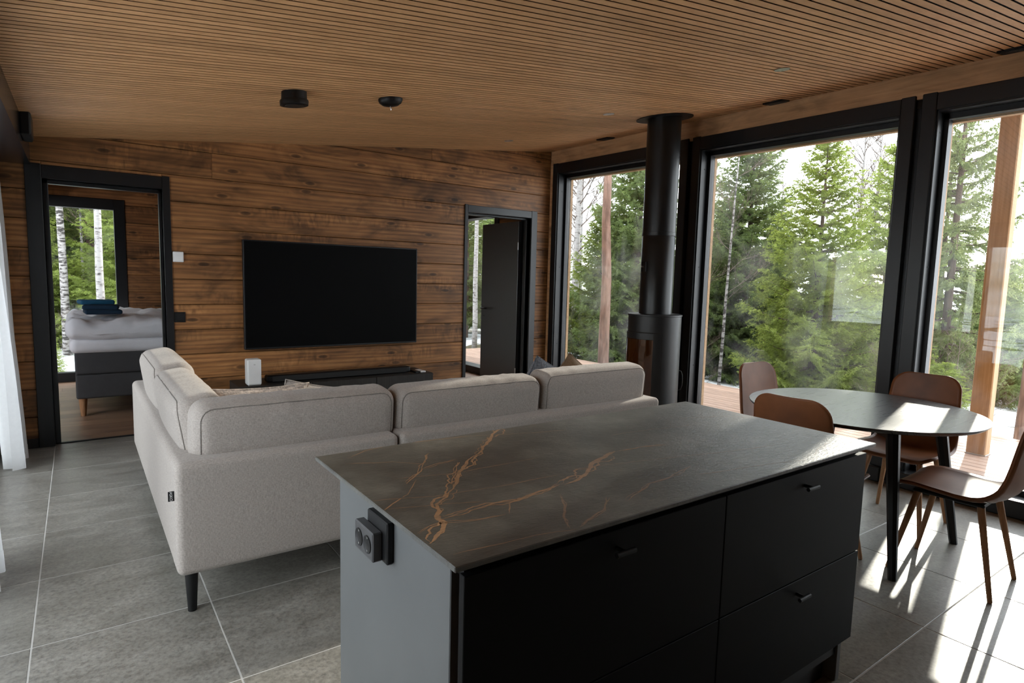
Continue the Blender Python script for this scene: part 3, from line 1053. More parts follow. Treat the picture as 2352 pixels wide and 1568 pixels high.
tag(top, 'dark stone worktop with rusty veins lying on the kitchen island', 'worktop')
# rusty veins, each a thin ragged inlay in the slab
vr = random.Random(3)


def noise1(seed):
    r_ = random.Random(seed)
    k = [(r_.uniform(8, 20), r_.uniform(0, 6.28), 1.0), (r_.uniform(30, 60), r_.uniform(0, 6.28), .5), (r_.uniform(90, 150), r_.uniform(0, 6.28), .2), (r_.uniform(240, 360), r_.uniform(0, 6.28), .08)]
    return lambda q: sum(a * math.sin(f * q + p) for f, p, a in k) / 1.6


VM = [m_counter('dark_stone_vein_%d' % k, a) for k, a in enumerate((.6, .85, 1.0))]
zi = IZ + .0003
for vi, (wd, amt, pts) in enumerate(VEINS):
    P_ = [Vector((IX0 + x, IY0 + y)) for x, y in pts]
    for strand in range(3 if wd > .004 else (2 if wd > .0024 else 1)):
        dn, wn_ = noise1(vi * 7 + strand), noise1(vi * 7 + strand + 500)
        tot, ctr = 0.0, []
        for a, b in zip(P_[:-1], P_[1:]):
            n_ = max(2, int((b - a).length / .004))
            d_ = (b - a).normalized()
            for k in range(n_):
                q = a.lerp(b, k / n_)
                s_ = tot + (b - a).length * k / n_
                ctr.append((q + Vector((-d_.y, d_.x)) * dn(s_) * (wd * (1.0 + 1.5 * strand) + .002), d_, s_))
            tot += (b - a).length
        vs_, fs = [], []
        for q, d_, s_ in ctr:
            e = min(1, s_ / .03, (tot - s_) / .03)
            hw = max(.0011, wd * 1.15 * (.62, .36, .28)[strand] * (.85 + .6 * wn_(s_))) * max(.25, e)
            o_ = Vector((-d_.y, d_.x)) * hw
            for w_ in (q - o_, q + o_):
                vs_.append((min(max(w_.x, IX0 + .004), IX1 - .004), min(max(w_.y, IY0 + .004), IY1 - .004), zi + strand * .00005))
        for k in range(len(ctr) - 1):
            if wn_(ctr[k][2] * .37 + 9) < -.95 and wd < .004:
                continue
            fs.append((2 * k, 2 * k + 2, 2 * k + 3, 2 * k + 1))
        MB().add(vs_, fs).build('rust_vein', VM[2 if amt > .78 else (1 if amt > .5 else 0)], top)
ol = thing('power_outlet', (IX0 + .03, 1.30, .73), 'black double socket mounted on the end panel of the kitchen island', 'socket')
MB().rbox(IX0 + .012, IX0 + .0295, 1.236, 1.352, .735, .835, .003).build('mounting_plate', 'black', ol)
face = MB().rbox(IX0 - .012, IX0 + .013, 1.262, 1.372, .737, .807, .003).build('socket_face', plain('socket_grey_black', (0.06, 0.06, 0.063), 0.35), ol)
for yy in (1.292, 1.343):
    c = MB()
    ring = [(.0215, 0.0), (.0215, .0016), (.0195, .0018), (.0175, .0006), (0.001, .0005)]
    c.lathe(ring, (0, 0, 0), 24, cap=False)
    rot = Matrix.Rotation(R(-90), 4, 'Y')
    c.v = [tuple(Vector((IX0 - .0122, yy, .772)) + (rot @ Vector(q))) for q in c.v]
    so = c.build('socket_hole', 'black', face, True)
    for s_ in (-1, 1):
        MB().tube([(IX0 - .0135, yy, .772 + s_ * .0155), (IX0 - .0115, yy, .772 + s_ * .0155)], .0028, 8).build('earth_contact', 'chrome', face)

# ------------------------------------------------------------------ corner sofa
SXL, SXR, SY0, SYE = 0.28, 3.11, 2.625, 4.90
SB, ST = 0.172, 0.64
sofa = thing('corner_sofa', (1.6, 3.1, 0), 'oatmeal fabric corner sofa with loose back cushions in front of the television', 'sofa')


def soft_box(x0, x1, y0, y1, z0, z1, r, n=12, bulge=0.0, wr=0.0, seed=0):
    """rounded, slightly plump box; wr adds cloth wrinkles across the long top edge"""
    rng = random.Random(seed)
    ph = [rng.uniform(0, 6.28) for _ in range(6)]
    c = Vector(((x0 + x1) / 2, (y0 + y1) / 2, (z0 + z1) / 2))
    h = Vector(((x1 - x0) / 2, (y1 - y0) / 2, (z1 - z0) / 2))
    mb = MB()
    cache, vs_, fs = {}, [], []

    def vert(q):
        key = (round(q[0], 5), round(q[1], 5), round(q[2], 5))
        if key in cache:
            return cache[key]
        inner = [max(-(h[a] - r), min(h[a] - r, q[a])) for a in range(3)]
        d = Vector([q[a] - inner[a] for a in range(3)])
        surf = Vector(inner)
        if d.length > 1e-9:
            surf = surf + d.normalized() * r
        u = [surf[a] / h[a] for a in range(3)]
        if bulge:
            for a in range(3):
                o1, o2 = (a + 1) % 3, (a + 2) % 3
                k = max(0, 1 - u[o1] ** 2) * max(0, 1 - u[o2] ** 2)
                surf[a] += math.copysign(1, u[a]) * (abs(u[a]) ** 6) * k * bulge * min(h) * (1.4 if h[a] == min(h) else .5)
        if wr:
            la = 0 if h[0] >= h[1] else 1
            s_ = surf[la]
            f = math.sin(s_ * 46 + ph[0] + 2 * math.sin(s_ * 9 + ph[1])) * .5 + math.sin(s_ * 87 + ph[2] + 3 * u[2]) * .35
            env = max(0, (u[2] - .1)) ** 1.2 * (0.55 + .45 * math.sin(s_ * 5 + ph[3]))
            sh = 1 - la
            surf.z += wr * f * env
            surf[sh] += wr * .8 * f * env * u[sh]
        cache[key] = len(vs_)
        vs_.append(tuple(c + surf))
        return cache[key]
    ax_ = []
    for a in range(3):
        k = max(3, min(34, int(n * (h[a] / max(h)) + 3)))
        edge = [r * math.tan(R(t_)) for t_ in (11.25, 22.5, 33.75, 45)]
        mid = [-(h[a] - r) + 2 * (h[a] - r) * i / k for i in range(k + 1)]
        ax_.append([-(h[a] - r) - q for q in edge[::-1]] + mid + [h[a] - r + q for q in edge])
    for a in range(3):
        o1, o2 = (a + 1) % 3, (a + 2) % 3
        for sgn in (-1, 1):
            for i in range(len(ax_[o1]) - 1):
                for j in range(len(ax_[o2]) - 1):
                    ids = []
                    for di, dj in ((0, 0), (1, 0), (1, 1), (0, 1)):
                        p = [0, 0, 0]
                        p[a] = sgn * h[a]
                        p[o1] = ax_[o1][i + di]
                        p[o2] = ax_[o2][j + dj]
                        ids.append(vert(p))
                    if len(set(ids)) < 3:
                        continue
                    fs.append(tuple(ids) if sgn > 0 else tuple(ids[::-1]))
    mb.add(vs_, fs)
    return mb


def rot_about(mb, piv, axis, ang):
    m = Matrix.Translation(piv) @ Matrix.Rotation(ang, 4, axis) @ Matrix.Translation(-Vector(piv))
    mb.v = [tuple(m @ Vector(p)) for p in mb.v]
    return mb


XJ = 1.238
soft_box(SXL, XJ - .004, SY0, SY0 + .17, SB, ST, .03, 14, .02).build('back_frame', 'sofa', sofa, 'all')
soft_box(XJ + .004, SXR, SY0, SY0 + .17, SB, ST, .03, 16, .02).build('back_frame', 'sofa', sofa, 'all')
soft_box(SXL, SXL + .17, SY0 + .02, SYE, SB + .003, ST - .01, .032, 16, .03).build('side_frame', 'sofa', sofa, 'all')
soft_box(SXR - .12, SXR, SY0 + .05, 3.52, SB, ST - .02, .04, 12, .02).build('arm_rest', 'sofa', sofa, 'all')
soft_box(SXL + .1, SXL + 1.0, SY0 + .1, SYE, SB, .34, .04, 12).build('seat_base', 'sofa', sofa, 'all')
soft_box(SXL + .9, SXR - .05, SY0 + .1, 3.52, SB, .34, .04, 12).build('seat_base', 'sofa', sofa, 'all')
soft_box(SXL + .2, SXL + .98, SY0 + .98, SYE + .01, .33, .47, .05, 12, .1).build('seat_cushion', 'sofa', sofa, 'all')
soft_box(SXL + .2, XJ, SY0 + .2, SY0 + .97, .33, .47, .05, 12, .1).build('seat_cushion', 'sofa', sofa, 'all')
soft_box(XJ + .01, 2.12, SY0 + .2, 3.54, .33, .47, .05, 12, .1).build('seat_cushion', 'sofa', sofa, 'all')
soft_box(2.13, SXR - .12, SY0 + .2, 3.54, .33, .47, .05, 12, .1).build('seat_cushion', 'sofa', sofa, 'all')


def back_cushion(x0, x1, y0, y1, z0, z1, lean_axis, ang, seed, side):
    mb = soft_box(x0, x1, y0, y1, z0, z1, .07, 22, .10, .0045, seed)
    # piping along the rim of the rear face
    pts = []
    if side == 'y':
        a0, a1, rear = x0, x1, y0 + .02
    else:
        a0, a1, rear = y0, y1, x0 + .02
    m_ = .035
    ra = .05
    for cx_, cz_, s0 in ((a1 - m_ - ra, z1 - m_ * .3 - ra, 0), (a0 + m_ + ra, z1 - m_ * .3 - ra, 90), (a0 + m_ + ra, z0 + m_ + ra, 180), (a1 - m_ - ra, z0 + m_ + ra, 270)):
        for k in range(5):
            an = R(s0 + k * 22.5)
            p, z = cx_ + ra * math.cos(an), cz_ + ra * math.sin(an)
            pts.append((p, rear, z) if side == 'y' else (rear, p, z))
    dense = []
    n = len(pts)
    for i in range(n):
        a, b = Vector(pts[i]), Vector(pts[(i + 1) % n])
        k = max(1, int((b - a).length / .06))
        dense += [a.lerp(b, j / k) for j in range(k)]
    # drop the piping onto the cushion skin
    from mathutils.bvhtree import BVHTree
    tree = BVHTree.FromPolygons([Vector(p) for p in mb.v], mb.f)
    snapped = []
    for p in dense:
        hit = tree.find_nearest(p)
        snapped.append(tuple(hit[0] + hit[1] * .0005) if hit and hit[0] else tuple(p))
    pp = MB().tube(snapped, .0028, 6, closed=True)
    piv = ((x0 + x1) / 2, y0 + .03, z0) if side == 'y' else (x0 + .03, (y0 + y1) / 2, z0)
    rot_about(mb, piv, lean_axis, ang)
    rot_about(pp, piv, lean_axis, ang)
    o = mb.build('back_cushion', 'sofa', sofa, 'all')
    pp.build('piping', 'sofa_seam', o, 'all')
    return o


CY = SY0 + .11
back_cushion(SXL + .08, 1.262, CY, CY + .21, .40, .845, 'X', R(5), 1, 'y')
back_cushion(1.262, 2.185, CY, CY + .21, .40, .835, 'X', R(5), 2, 'y')
back_cushion(2.19, 3.075, CY, CY + .21, .40, .85, 'X', R(5), 3, 'y')
back_cushion(SXL + .09, SXL + .29, SY0 + .22, 3.80, .42, .855, 'Y', R(-9), 4, 'x')
back_cushion(SXL + .09, SXL + .30, 3.74, 4.66, .42, .875, 'Y', R(-9), 5, 'x')
for lx, ly in ((SXL + .055, SY0 + .06), (SXR - .06, SY0 + .06), (SXL + .06, SYE - .08), (XJ, SY0 + .06), (SXL + .95, SYE - .08), (SXR - .06, 3.44)):
    MB().lathe([(.0165, 0), (.017, .002), (.026, .175)], (lx, ly, 0), 20).build('leg', 'black', sofa, True)
# woven label on the rear corner
tgy = SY0 + .034
lab = MB().rbox(SXL - .0225, SXL + .006, tgy - .0008, tgy + .0008, .486, .526, .0004).build('fabric_label', 'black', sofa)
lab['label'] = 'black woven label with white lettering'
fc = bpy.data.curves.new('lettering', 'FONT')
fc.body = 'ASKO'
fc.size = .0145
fc.align_x = 'CENTER'
fc.align_y = 'CENTER'
fc.extrude = .0003
tmp = bpy.data.objects.new('lettering', fc)
COL.objects.link(tmp)
bpy.context.view_layer.update()
tme = bpy.data.meshes.new_from_object(tmp)
bpy.data.objects.remove(tmp)
tme.materials.clear()
tme.materials.append(M['white'])
to = bpy.data.objects.new('lettering', tme)
link(to, lab)
# the lettering runs downwards and faces the kitchen
rotm = Matrix(((0, 1, 0), (0, 0, -1), (-1, 0, 0)))
to.matrix_local = Matrix.Translation(Vector((SXL - .0125, tgy - .0011, .506)) - BASE[sofa]) @ rotm.to_4x4()


# ------------------------------------------------------------------ scatter pillows
def pillow(name, loc, size, rot, mat, label, seam=True, knit=False):
    w_, h_, t_ = size
    mb = MB()
    n = 18
    vs_, fs = [], []
    for side in (1, -1):
        b0 = len(vs_)
        for i in range(n + 1):
            for j in range(n + 1):
                u, v = -1 + 2 * i / n, -1 + 2 * j / n
                pin = 1 - .08 * (u * u) * (1 - v * v) - .0
                pin2 = 1 - .08 * (v * v) * (1 - u * u)
                th = ((1 - u ** 4) * (1 - v ** 4)) ** .55
                zz = side * th * t_ / 2
                if knit:
                    zz += side * .008 * math.sin(i * 2.4) * math.cos(j * 2.1) * th
                vs_.append((u * w_ / 2 * pin2 ** .5 * (1 - .07 * (1 - v * v) * abs(u) ** 3), zz, v * h_ / 2 * (1 - .07 * (1 - u * u) * abs(v) ** 3)))
        for i in range(n):
            for j in range(n):
                a, b = b0 + i * (n + 1) + j, b0 + i * (n + 1) + j + 1
                c, d = b0 + (i + 1) * (n + 1) + j + 1, b0 + (i + 1) * (n + 1) + j
                fs.append((a, d, c, b) if side < 0 else (a, b, c, d))
    mb.add(vs_, fs)
    t = thing(name, loc, label, 'cushion')
    o = mb
    m = Matrix.Translation(loc) @ rot
    o.v = [tuple(m @ Vector(p)) for p in o.v]
    o.build('cover', mat, t, 'all')
    if seam:
        pts = []
        for k in range(4 * n):
            e, f = divmod(k, n)
            s_ = -1 + 2 * f / n
            u, v = ((s_, -1), (1, s_), (-s_, 1), (-1, -s_))[e]
            pts.append(tuple(m @ Vector((u * w_ / 2 * (1 - .07 * (1 - v * v) * abs(u) ** 3), 0, v * h_ / 2 * (1 - .07 * (1 - u * u) * abs(v) ** 3)))))
        MB().tube(pts, .004, 6, closed=True).build('seam', mat, t, 'all')
    return t


rm = lambda rx, ry, rz: Matrix.Rotation(R(rz), 4, 'Z') @ Matrix.Rotation(R(rx), 4, 'X') @ Matrix.Rotation(R(ry), 4, 'Y')
pillow('throw_pillow', (2.53, 3.16, .635), (.44, .42, .13), rm(14, 22, 8), 'stripe', 'slate grey striped pillow leaning on the right sofa cushion')
pillow('throw_pillow', (2.78, 3.15, .635), (.40, .40, .13), rm(12, 33, -6), 'brownfab', 'brown velvet pillow with a raised corner beside the striped pillow')
pillow('throw_pillow', (.70, 3.16, .635), (.50, .42, .14), rm(12, 1, 0), 'knit', 'beige chunky knit cushion propped behind the left end of the sofa back', knit=True)
pillow('throw_pillow', (1.0, 3.17, .645), (.40, .36, .13), rm(10, 12, 0), 'sofa', 'plain oatmeal pillow beside the knit cushion, one corner showing')

# ------------------------------------------------------------------ television, bench and what stands on it
tv = thing('television', (2.057, D - .03, .698), 'large flat black television hanging on the plank wall', 'television')
TX_0, TX_1, TZ0, TZ1 = 1.2034, 2.9118, .698, 1.684
MB().rbox(TX_0, TX_1, D - .06, D - .015, TZ0, TZ1, .004).build('housing', 'frame', tv)
MB().box(TX_0 + .011, TX_1 - .011, D - .0608, D - .058, TZ0 + .016, TZ1 - .011).build('screen', plain('dark_screen', (0.002, 0.002, 0.0022), 0.5, spec=0.06), tv)
MB().box(TX_0 + .4, TX_1 - .4, D - .016, D - .001, TZ0 + .2, TZ1 - .2).build('wall_bracket', 'black', tv)
BX0, BX1, BYF, BZ = 1.078, 2.915, 5.43, .425
tb = thing('tv_bench', (2.0, 5.63, 0), 'low black wooden media bench under the television', 'bench')
MB().rbox(BX0, BX1, BYF, D - .015, .12, BZ, .003).build('body', 'benchwood', tb)
for k in range(3):
    a = BX0 + (BX1 - BX0) * k / 3
    b = BX0 + (BX1 - BX0) * (k + 1) / 3
    MB().rbox(a + .003, b - .003, BYF - .018, BYF, .125, BZ - .002, .002).build('flap_door', 'benchwood', tb)
for a, b in ((BX0 + .08, 5.5), (BX1 - .08, 5.5), (BX0 + .08, 5.78), (BX1 - .08, 5.78)):
    MB().lathe([(.018, 0), (.02, .12)], (a, b, 0), 14).build('leg', 'black', tb, True)
sb = thing('soundbar', (2.0, 5.6, BZ), 'long black soundbar lying on the media bench', 'soundbar')
soft_box(1.325, 2.715, 5.52, 5.63, BZ + .004, BZ + .066, .02, 20).build('body', 'black', sb, 'all')
MB().box(1.37, 2.67, 5.5185, 5.522, BZ + .012, BZ + .058).build('grille', plain('speaker_cloth', (0.012, 0.012, 0.012), 0.9), sb)
for a in (1.42, 2.62):
    MB().box(a - .04, a + .04, 5.54, 5.61, BZ, BZ + .006).build('foot', 'black', sb)
rt = thing('router', (1.205, 5.47, BZ), 'upright white router box on the left end of the media bench', 'router')
soft_box(1.148, 1.262, 5.44, 5.55, BZ + .006, .655, .014, 10).build('case', 'white', rt, 'all')
MB().rbox(1.156, 1.254, 5.448, 5.542, BZ, BZ + .007, .002).build('base', 'chrome', rt)
MB().rbox(1.198, 1.212, 5.4393, 5.4405, .605, .615, .0004).build('badge', plain('pale_grey_badge', (.5, .5, .5), .4), rt)
rc = thing('remote_control', (2.83, 5.52, BZ), 'small white remote control on the right end of the media bench', 'remote')
MB().rbox(2.80, 2.86, 5.47, 5.61, BZ, BZ + .016, .004).build('case', 'white', rc)
MB().rbox(2.815, 2.845, 5.50, 5.53, BZ + .0155, BZ + .018, .001).build('button', 'chrome', rc)
sp = MB().rbox(2.74, 2.79, 5.46, 5.62, BZ, BZ + .018, .005).build('remote_control', 'black')
tag(sp, 'slim black remote control beside the soundbar on the media bench', 'remote')

th = thing('thermostat', (.70, D, 1.466), 'small square white thermostat on the plank wall beside the doorway', 'thermostat')
MB().rbox(.661, .741, D - .022, D, 1.466, 1.553, .004).build('case', 'white', th)
MB().rbox(.667, .735, D - .0235, D - .02, 1.472, 1.547, .003).build('face', 'white', th)
sw = thing('light_switch', (.70, D, .955), 'small square black light switch below the white thermostat', 'switch')
MB().rbox(.658, .743, D - .012, D, .955, 1.043, .003).build('frame', 'black', sw)
MB().rbox(.670, .731, D - .018, D - .011, .968, 1.031, .003).build('rocker', 'black', sw)

# ------------------------------------------------------------------ wood stove
SX, SY_ = 4.265, 3.715
st = thing('wood_stove', (SX, SY_, 0), 'round black steel wood stove with glass door and tall flue pipe', 'stove')
RB = .236
MB().lathe([(RB, .03), (RB, 1.095), (RB + .006, 1.098), (RB + .006, 1.112), (RB - .004, 1.116)], (SX, SY_, 0), 64).build('body', 'stove', st, True)
MB().lathe([(RB - .02, 0), (RB - .02, .032)], (SX, SY_, 0), 48).build('base', 'black', st, True)
A0, A1 = R(180 - 58), R(180 + 58)


def arc_patch(r, a0, a1, z0, z1, seg, th=.006):
    mb = MB()
    vs_, fs = [], []
    for i in range(seg + 1):
        a = a0 + (a1 - a0) * i / seg
        for rr in (r, r + th):
            for z in (z0, z1):
                vs_.append((SX + rr * math.cos(a), SY_ + rr * math.sin(a), z))
    for i in range(seg):
        k, l = i * 4, i * 4 + 4
        fs += [(k + 2, k + 3, l + 3, l + 2), (k, l, l + 1, k + 1), (k + 1, l + 1, l + 3, k + 3), (k, k + 2, l + 2, l)]
    fs += [(0, 1, 3, 2), (seg * 4, seg * 4 + 2, seg * 4 + 3, seg * 4 + 1)]
    return mb.add(vs_, fs)


arc_patch(RB - .002, A0 - .02, A1 + .02, .33, .958, 24, .0022).build('door_gap', 'backing', st, True)
door = MB()
GA0, GA1 = R(180 - 42), R(180 + 40)
for a0, a1, z0, z1 in ((A0, GA0, .34, .95), (GA1, A1, .34, .95), (GA0, GA1, .34, .385), (GA0, GA1, .895, .95)):
    q = arc_patch(RB - .001, a0, a1, z0, z1, 12, .009)
    door.add(q.v, q.f)
do = door.build('stove_door', 'stove', st, True)
q = arc_patch(RB + .0025, GA0, GA1, .385, .895, 20, .003)
q.build('door_glass', 'stoveglass', do, True)
q = arc_patch(RB + .0003, GA0, GA1, .39, .89, 20, .0012)
lin = q.build('firebox_lining', 'lining', st, True)
ca, sa = math.cos(R(-42)), math.sin(R(-42))
MB().tube([(SX + ca * (RB + q), SY_ + sa * (RB + q), z) for q, z in ((0, .60), (.022, .595), (.034, .56), (.038, .51), (.034, .46), (.022, .425), (0, .42))], .006, 8).build('door_handle', 'black', st, True)
PR = .146
zt_ = zc(SX, SY_)
pipe = MB().lathe([(PR, 1.11), (PR, 1.80), (PR - .002, 1.803), (PR - .002, 1.807), (PR + .003, 1.81), (PR + .003, 1.84), (PR, 1.842), (PR, zt_ + .01)], (SX, SY_, 0), 56).build('flue_pipe', 'pipe', st, True)
ad_ = R(172)
dm = MB().rbox(-.012, .012, -.032, .032, -.045, .045, .004)
mm = Matrix.Translation((SX + (PR + .003) * math.cos(ad_), SY_ + (PR + .003) * math.sin(ad_), 1.535)) @ Matrix.Rotation(ad_, 4, 'Z')
dm.v = [tuple(mm @ Vector(q)) for q in dm.v]
dm.build('damper_plate', 'black', pipe)
MB().tube([(SX + PR * math.cos(ad_), SY_ + PR * math.sin(ad_), 1.535), (SX + (PR + .035) * math.cos(ad_), SY_ + (PR + .035) * math.sin(ad_), 1.535)], .007, 8).build('damper_knob', 'chrome', pipe, True)
fl = MB().lathe([(PR + .002, -.001), (.245, -.001), (.245, .004), (PR + .002, .004)], (0, 0, 0), 56, cap=False)
fl.v = [(SX + x, SY_ + y, z + zc(SX + x, SY_ + y) - .006) for x, y, z in fl.v]
fl.build('ceiling_collar', 'pipe', st, True)

# ------------------------------------------------------------------ ceiling fixtures
def on_ceiling(name, x, y, label, cat, parts, group=None):
    t = thing(name, (x, y, zc(x, y)), label, cat, group)
    for pn, mat, prof, seg in parts:
        mb = MB().lathe(prof, (0, 0, 0), seg)
        mb.v = [(x + a, y + b, zc(x + a, y + b) + c) for a, b, c in mb.v]
        mb.build(pn, mat, t, True)
    return t


on_ceiling('smoke_detector', 1.10, 3.83, 'black drum shaped smoke detector on the slatted ceiling', 'detector',
           [('base', 'black', [(.072, .001), (.074, -.05)], 28), ('cap', 'black', [(.08, -.048), (.083, -.055), (.081, -.078), (.06, -.082)], 28), ('rim', 'stove', [(.055, -.0815), (.053, -.084)], 28)])
ro = on_ceiling('ceiling_rose', 1.713, 3.814, 'black dome ceiling rose with a small hook', 'ceiling rose',
                [('dome', 'black', [(.078, .001), (.078, -.012), (.07, -.028), (.05, -.042), (.02, -.047)], 28)])
z_ = zc(1.713, 3.814)
MB().tube([(1.713, 3.814, z_ - .045), (1.713, 3.814, z_ - .058), (1.72, 3.81, z_ - .066), (1.713, 3.806, z_ - .07)], .003, 6).build('hook', 'chrome', ro, True)
for (x, y), lb in (((3.62, 5.18), 'recessed ceiling spotlight nearest the plank wall'), ((3.60, 3.73), 'chrome recessed ceiling spotlight left of the flue pipe'), ((3.62, 2.23), 'chrome recessed ceiling spotlight above the dining side')):
    on_ceiling('recessed_spotlight', x, y, lb, 'spotlight',
               [('ring', 'chrome', [(.03, -.001), (.046, -.002), (.046, -.005), (.03, -.006)], 28), ('lens', plain('spot_lens', (.8, .8, .8), .3), [(.031, .0), (.031, -.003), (.012, -.001)], 24)], 'recessed ceiling spotlights')
for (x, y), lb in (((4.60, 4.80), 'small black ceiling vent left of the flue pipe by the beam'), ((4.62, 2.88), 'small black ceiling vent above the middle window'), ((4.60, 1.33), 'small black ceiling vent at the right edge above the last window')):
    t = thing('ceiling_vent', (x, y, zc(x, y)), lb, 'vent', 'black vents along the header beam')
    mb = MB().rbox(x - .055, x + .055, y - .085, y + .085, -.012, .001, .003)
    mb.v = [(a, b, zc(a, b) + c) for a, b, c in mb.v]
    mb.build('frame', 'black', t)
    for k in range(4):
        mb = MB().rbox(x - .04 + k * .022, x - .028 + k * .022, y - .07, y + .07, -.016, -.011, .001)
        mb.v = [(a, b, zc(a, b) + c) for a, b, c in mb.v]
        mb.build('slat', 'frame', t)
spk = thing('wall_speaker', (-.22, 5.02, 2.205), 'small black speaker box under the ceiling beside the soffit', 'speaker')
MB().rbox(-.249, -.20, 4.88, 5.16, 2.205, 2.352, .006).build('case', 'black', spk)
MB().rbox(-.203, -.196, 4.90, 5.14, 2.215, 2.345, .003).build('grille', 'frame', spk)

# ------------------------------------------------------------------ curtains on the left window
def curtain(name, y0, y1, x, flare, folds, label):
    t = thing(name, (x, (y0 + y1) / 2, 0.012), label, 'curtain', None)
    ny, nz = folds * 10, 14
    for part, z0, z1 in (('drape', .115, 2.14), ('hem', .014, .115)):
        vs_, fs = [], []
        for k in range(nz + 1):
            z = z0 + (z1 - z0) * k / nz
            g_ = 1 - z / 2.14
            for i in range(ny + 1):
                u = i / ny
                ph = u * folds * 2 * math.pi
                xx = x + flare * g_ + (.035 + .03 * g_) * math.sin(ph) + .012 * math.sin(ph * .5 + 2 * z)
                yy = y0 + (y1 - y0) * u + .02 * g_ * math.sin(ph * .7 + 1)
                vs_.append((xx + (.0015 if part == 'hem' else 0), yy, z))
        for k in range(nz):
            for i in range(ny):
                a = k * (ny + 1) + i
                fs.append((a, a + 1, a + ny + 2, a + ny + 1))
        MB().add(vs_, fs).build(part, 'curtain', t, 'all')
    return t


curtain('curtain', 5.18, 5.80, -.47, .06, 4, 'sheer white curtain gathered in the corner beside the plank wall')
curtain('curtain', 3.20, 3.70, -.47, .08, 4, 'sheer white curtain hem at the left edge of the room')
cr = MB().rbox(-.51, -.43, .7, 5.82, 2.135, 2.15, .002).build('curtain_rail', 'black')
tag(cr, 'black curtain rail under the soffit', 'curtain rail')

# ------------------------------------------------------------------ dining table and chairs
TCX, TCY, TZ = 3.52, 1.555, .74
tab = thing('dining_table', (TCX, TCY, 0), 'round black dining table by the windows', 'table')
MB().lathe([(.52, -.026), (.565, -.02), (.578, -.008), (.58, -.003), (.578, 0)], (TCX, TCY, TZ), 96).build('table_top', 'tabletop', tab, True)
fr = MB()
for s_ in (1, -1):
    a, b = Vector((-.30, -.30 * s_, .685)), Vector((.30, .30 * s_, .685))
    d = (b - a).normalized()
    n_ = Vector((-d.y, d.x, 0)) * .02
    vs_ = []
    for z in (-.028, .028):
        for q in (a - n_, b - n_, b + n_, a + n_):
            vs_.append((TCX + q.x, TCY + q.y, q.z + z))
    fr.add(vs_, [(3, 2, 1, 0), (4, 5, 6, 7), (0, 1, 5, 4), (1, 2, 6, 5), (2, 3, 7, 6), (3, 0, 4, 7)])
fr.build('cross_frame', 'black', tab)
for sx in (-1, 1):
    for sy in (-1, 1):
        tpv, btv = Vector((TCX + sx * .285, TCY + sy * .285, .712)), Vector((TCX + sx * .378, TCY + sy * .378, 0))
        l_ = MB()
        vs_ = []
        for p, hw in ((btv, .019), (tpv, .031)):
            for k in range(8):
                a = R(45 * k + 22.5)
                vs_.append((p.x + hw * math.cos(a) * 1.05, p.y + hw * math.sin(a) * 1.05, p.z))
        l_.add(vs_, [tuple(range(7, -1, -1)), tuple(range(8, 16))] + [(k, (k + 1) % 8, 8 + (k + 1) % 8, 8 + k) for k in range(8)])
        l_.build('leg', 'black', tab)


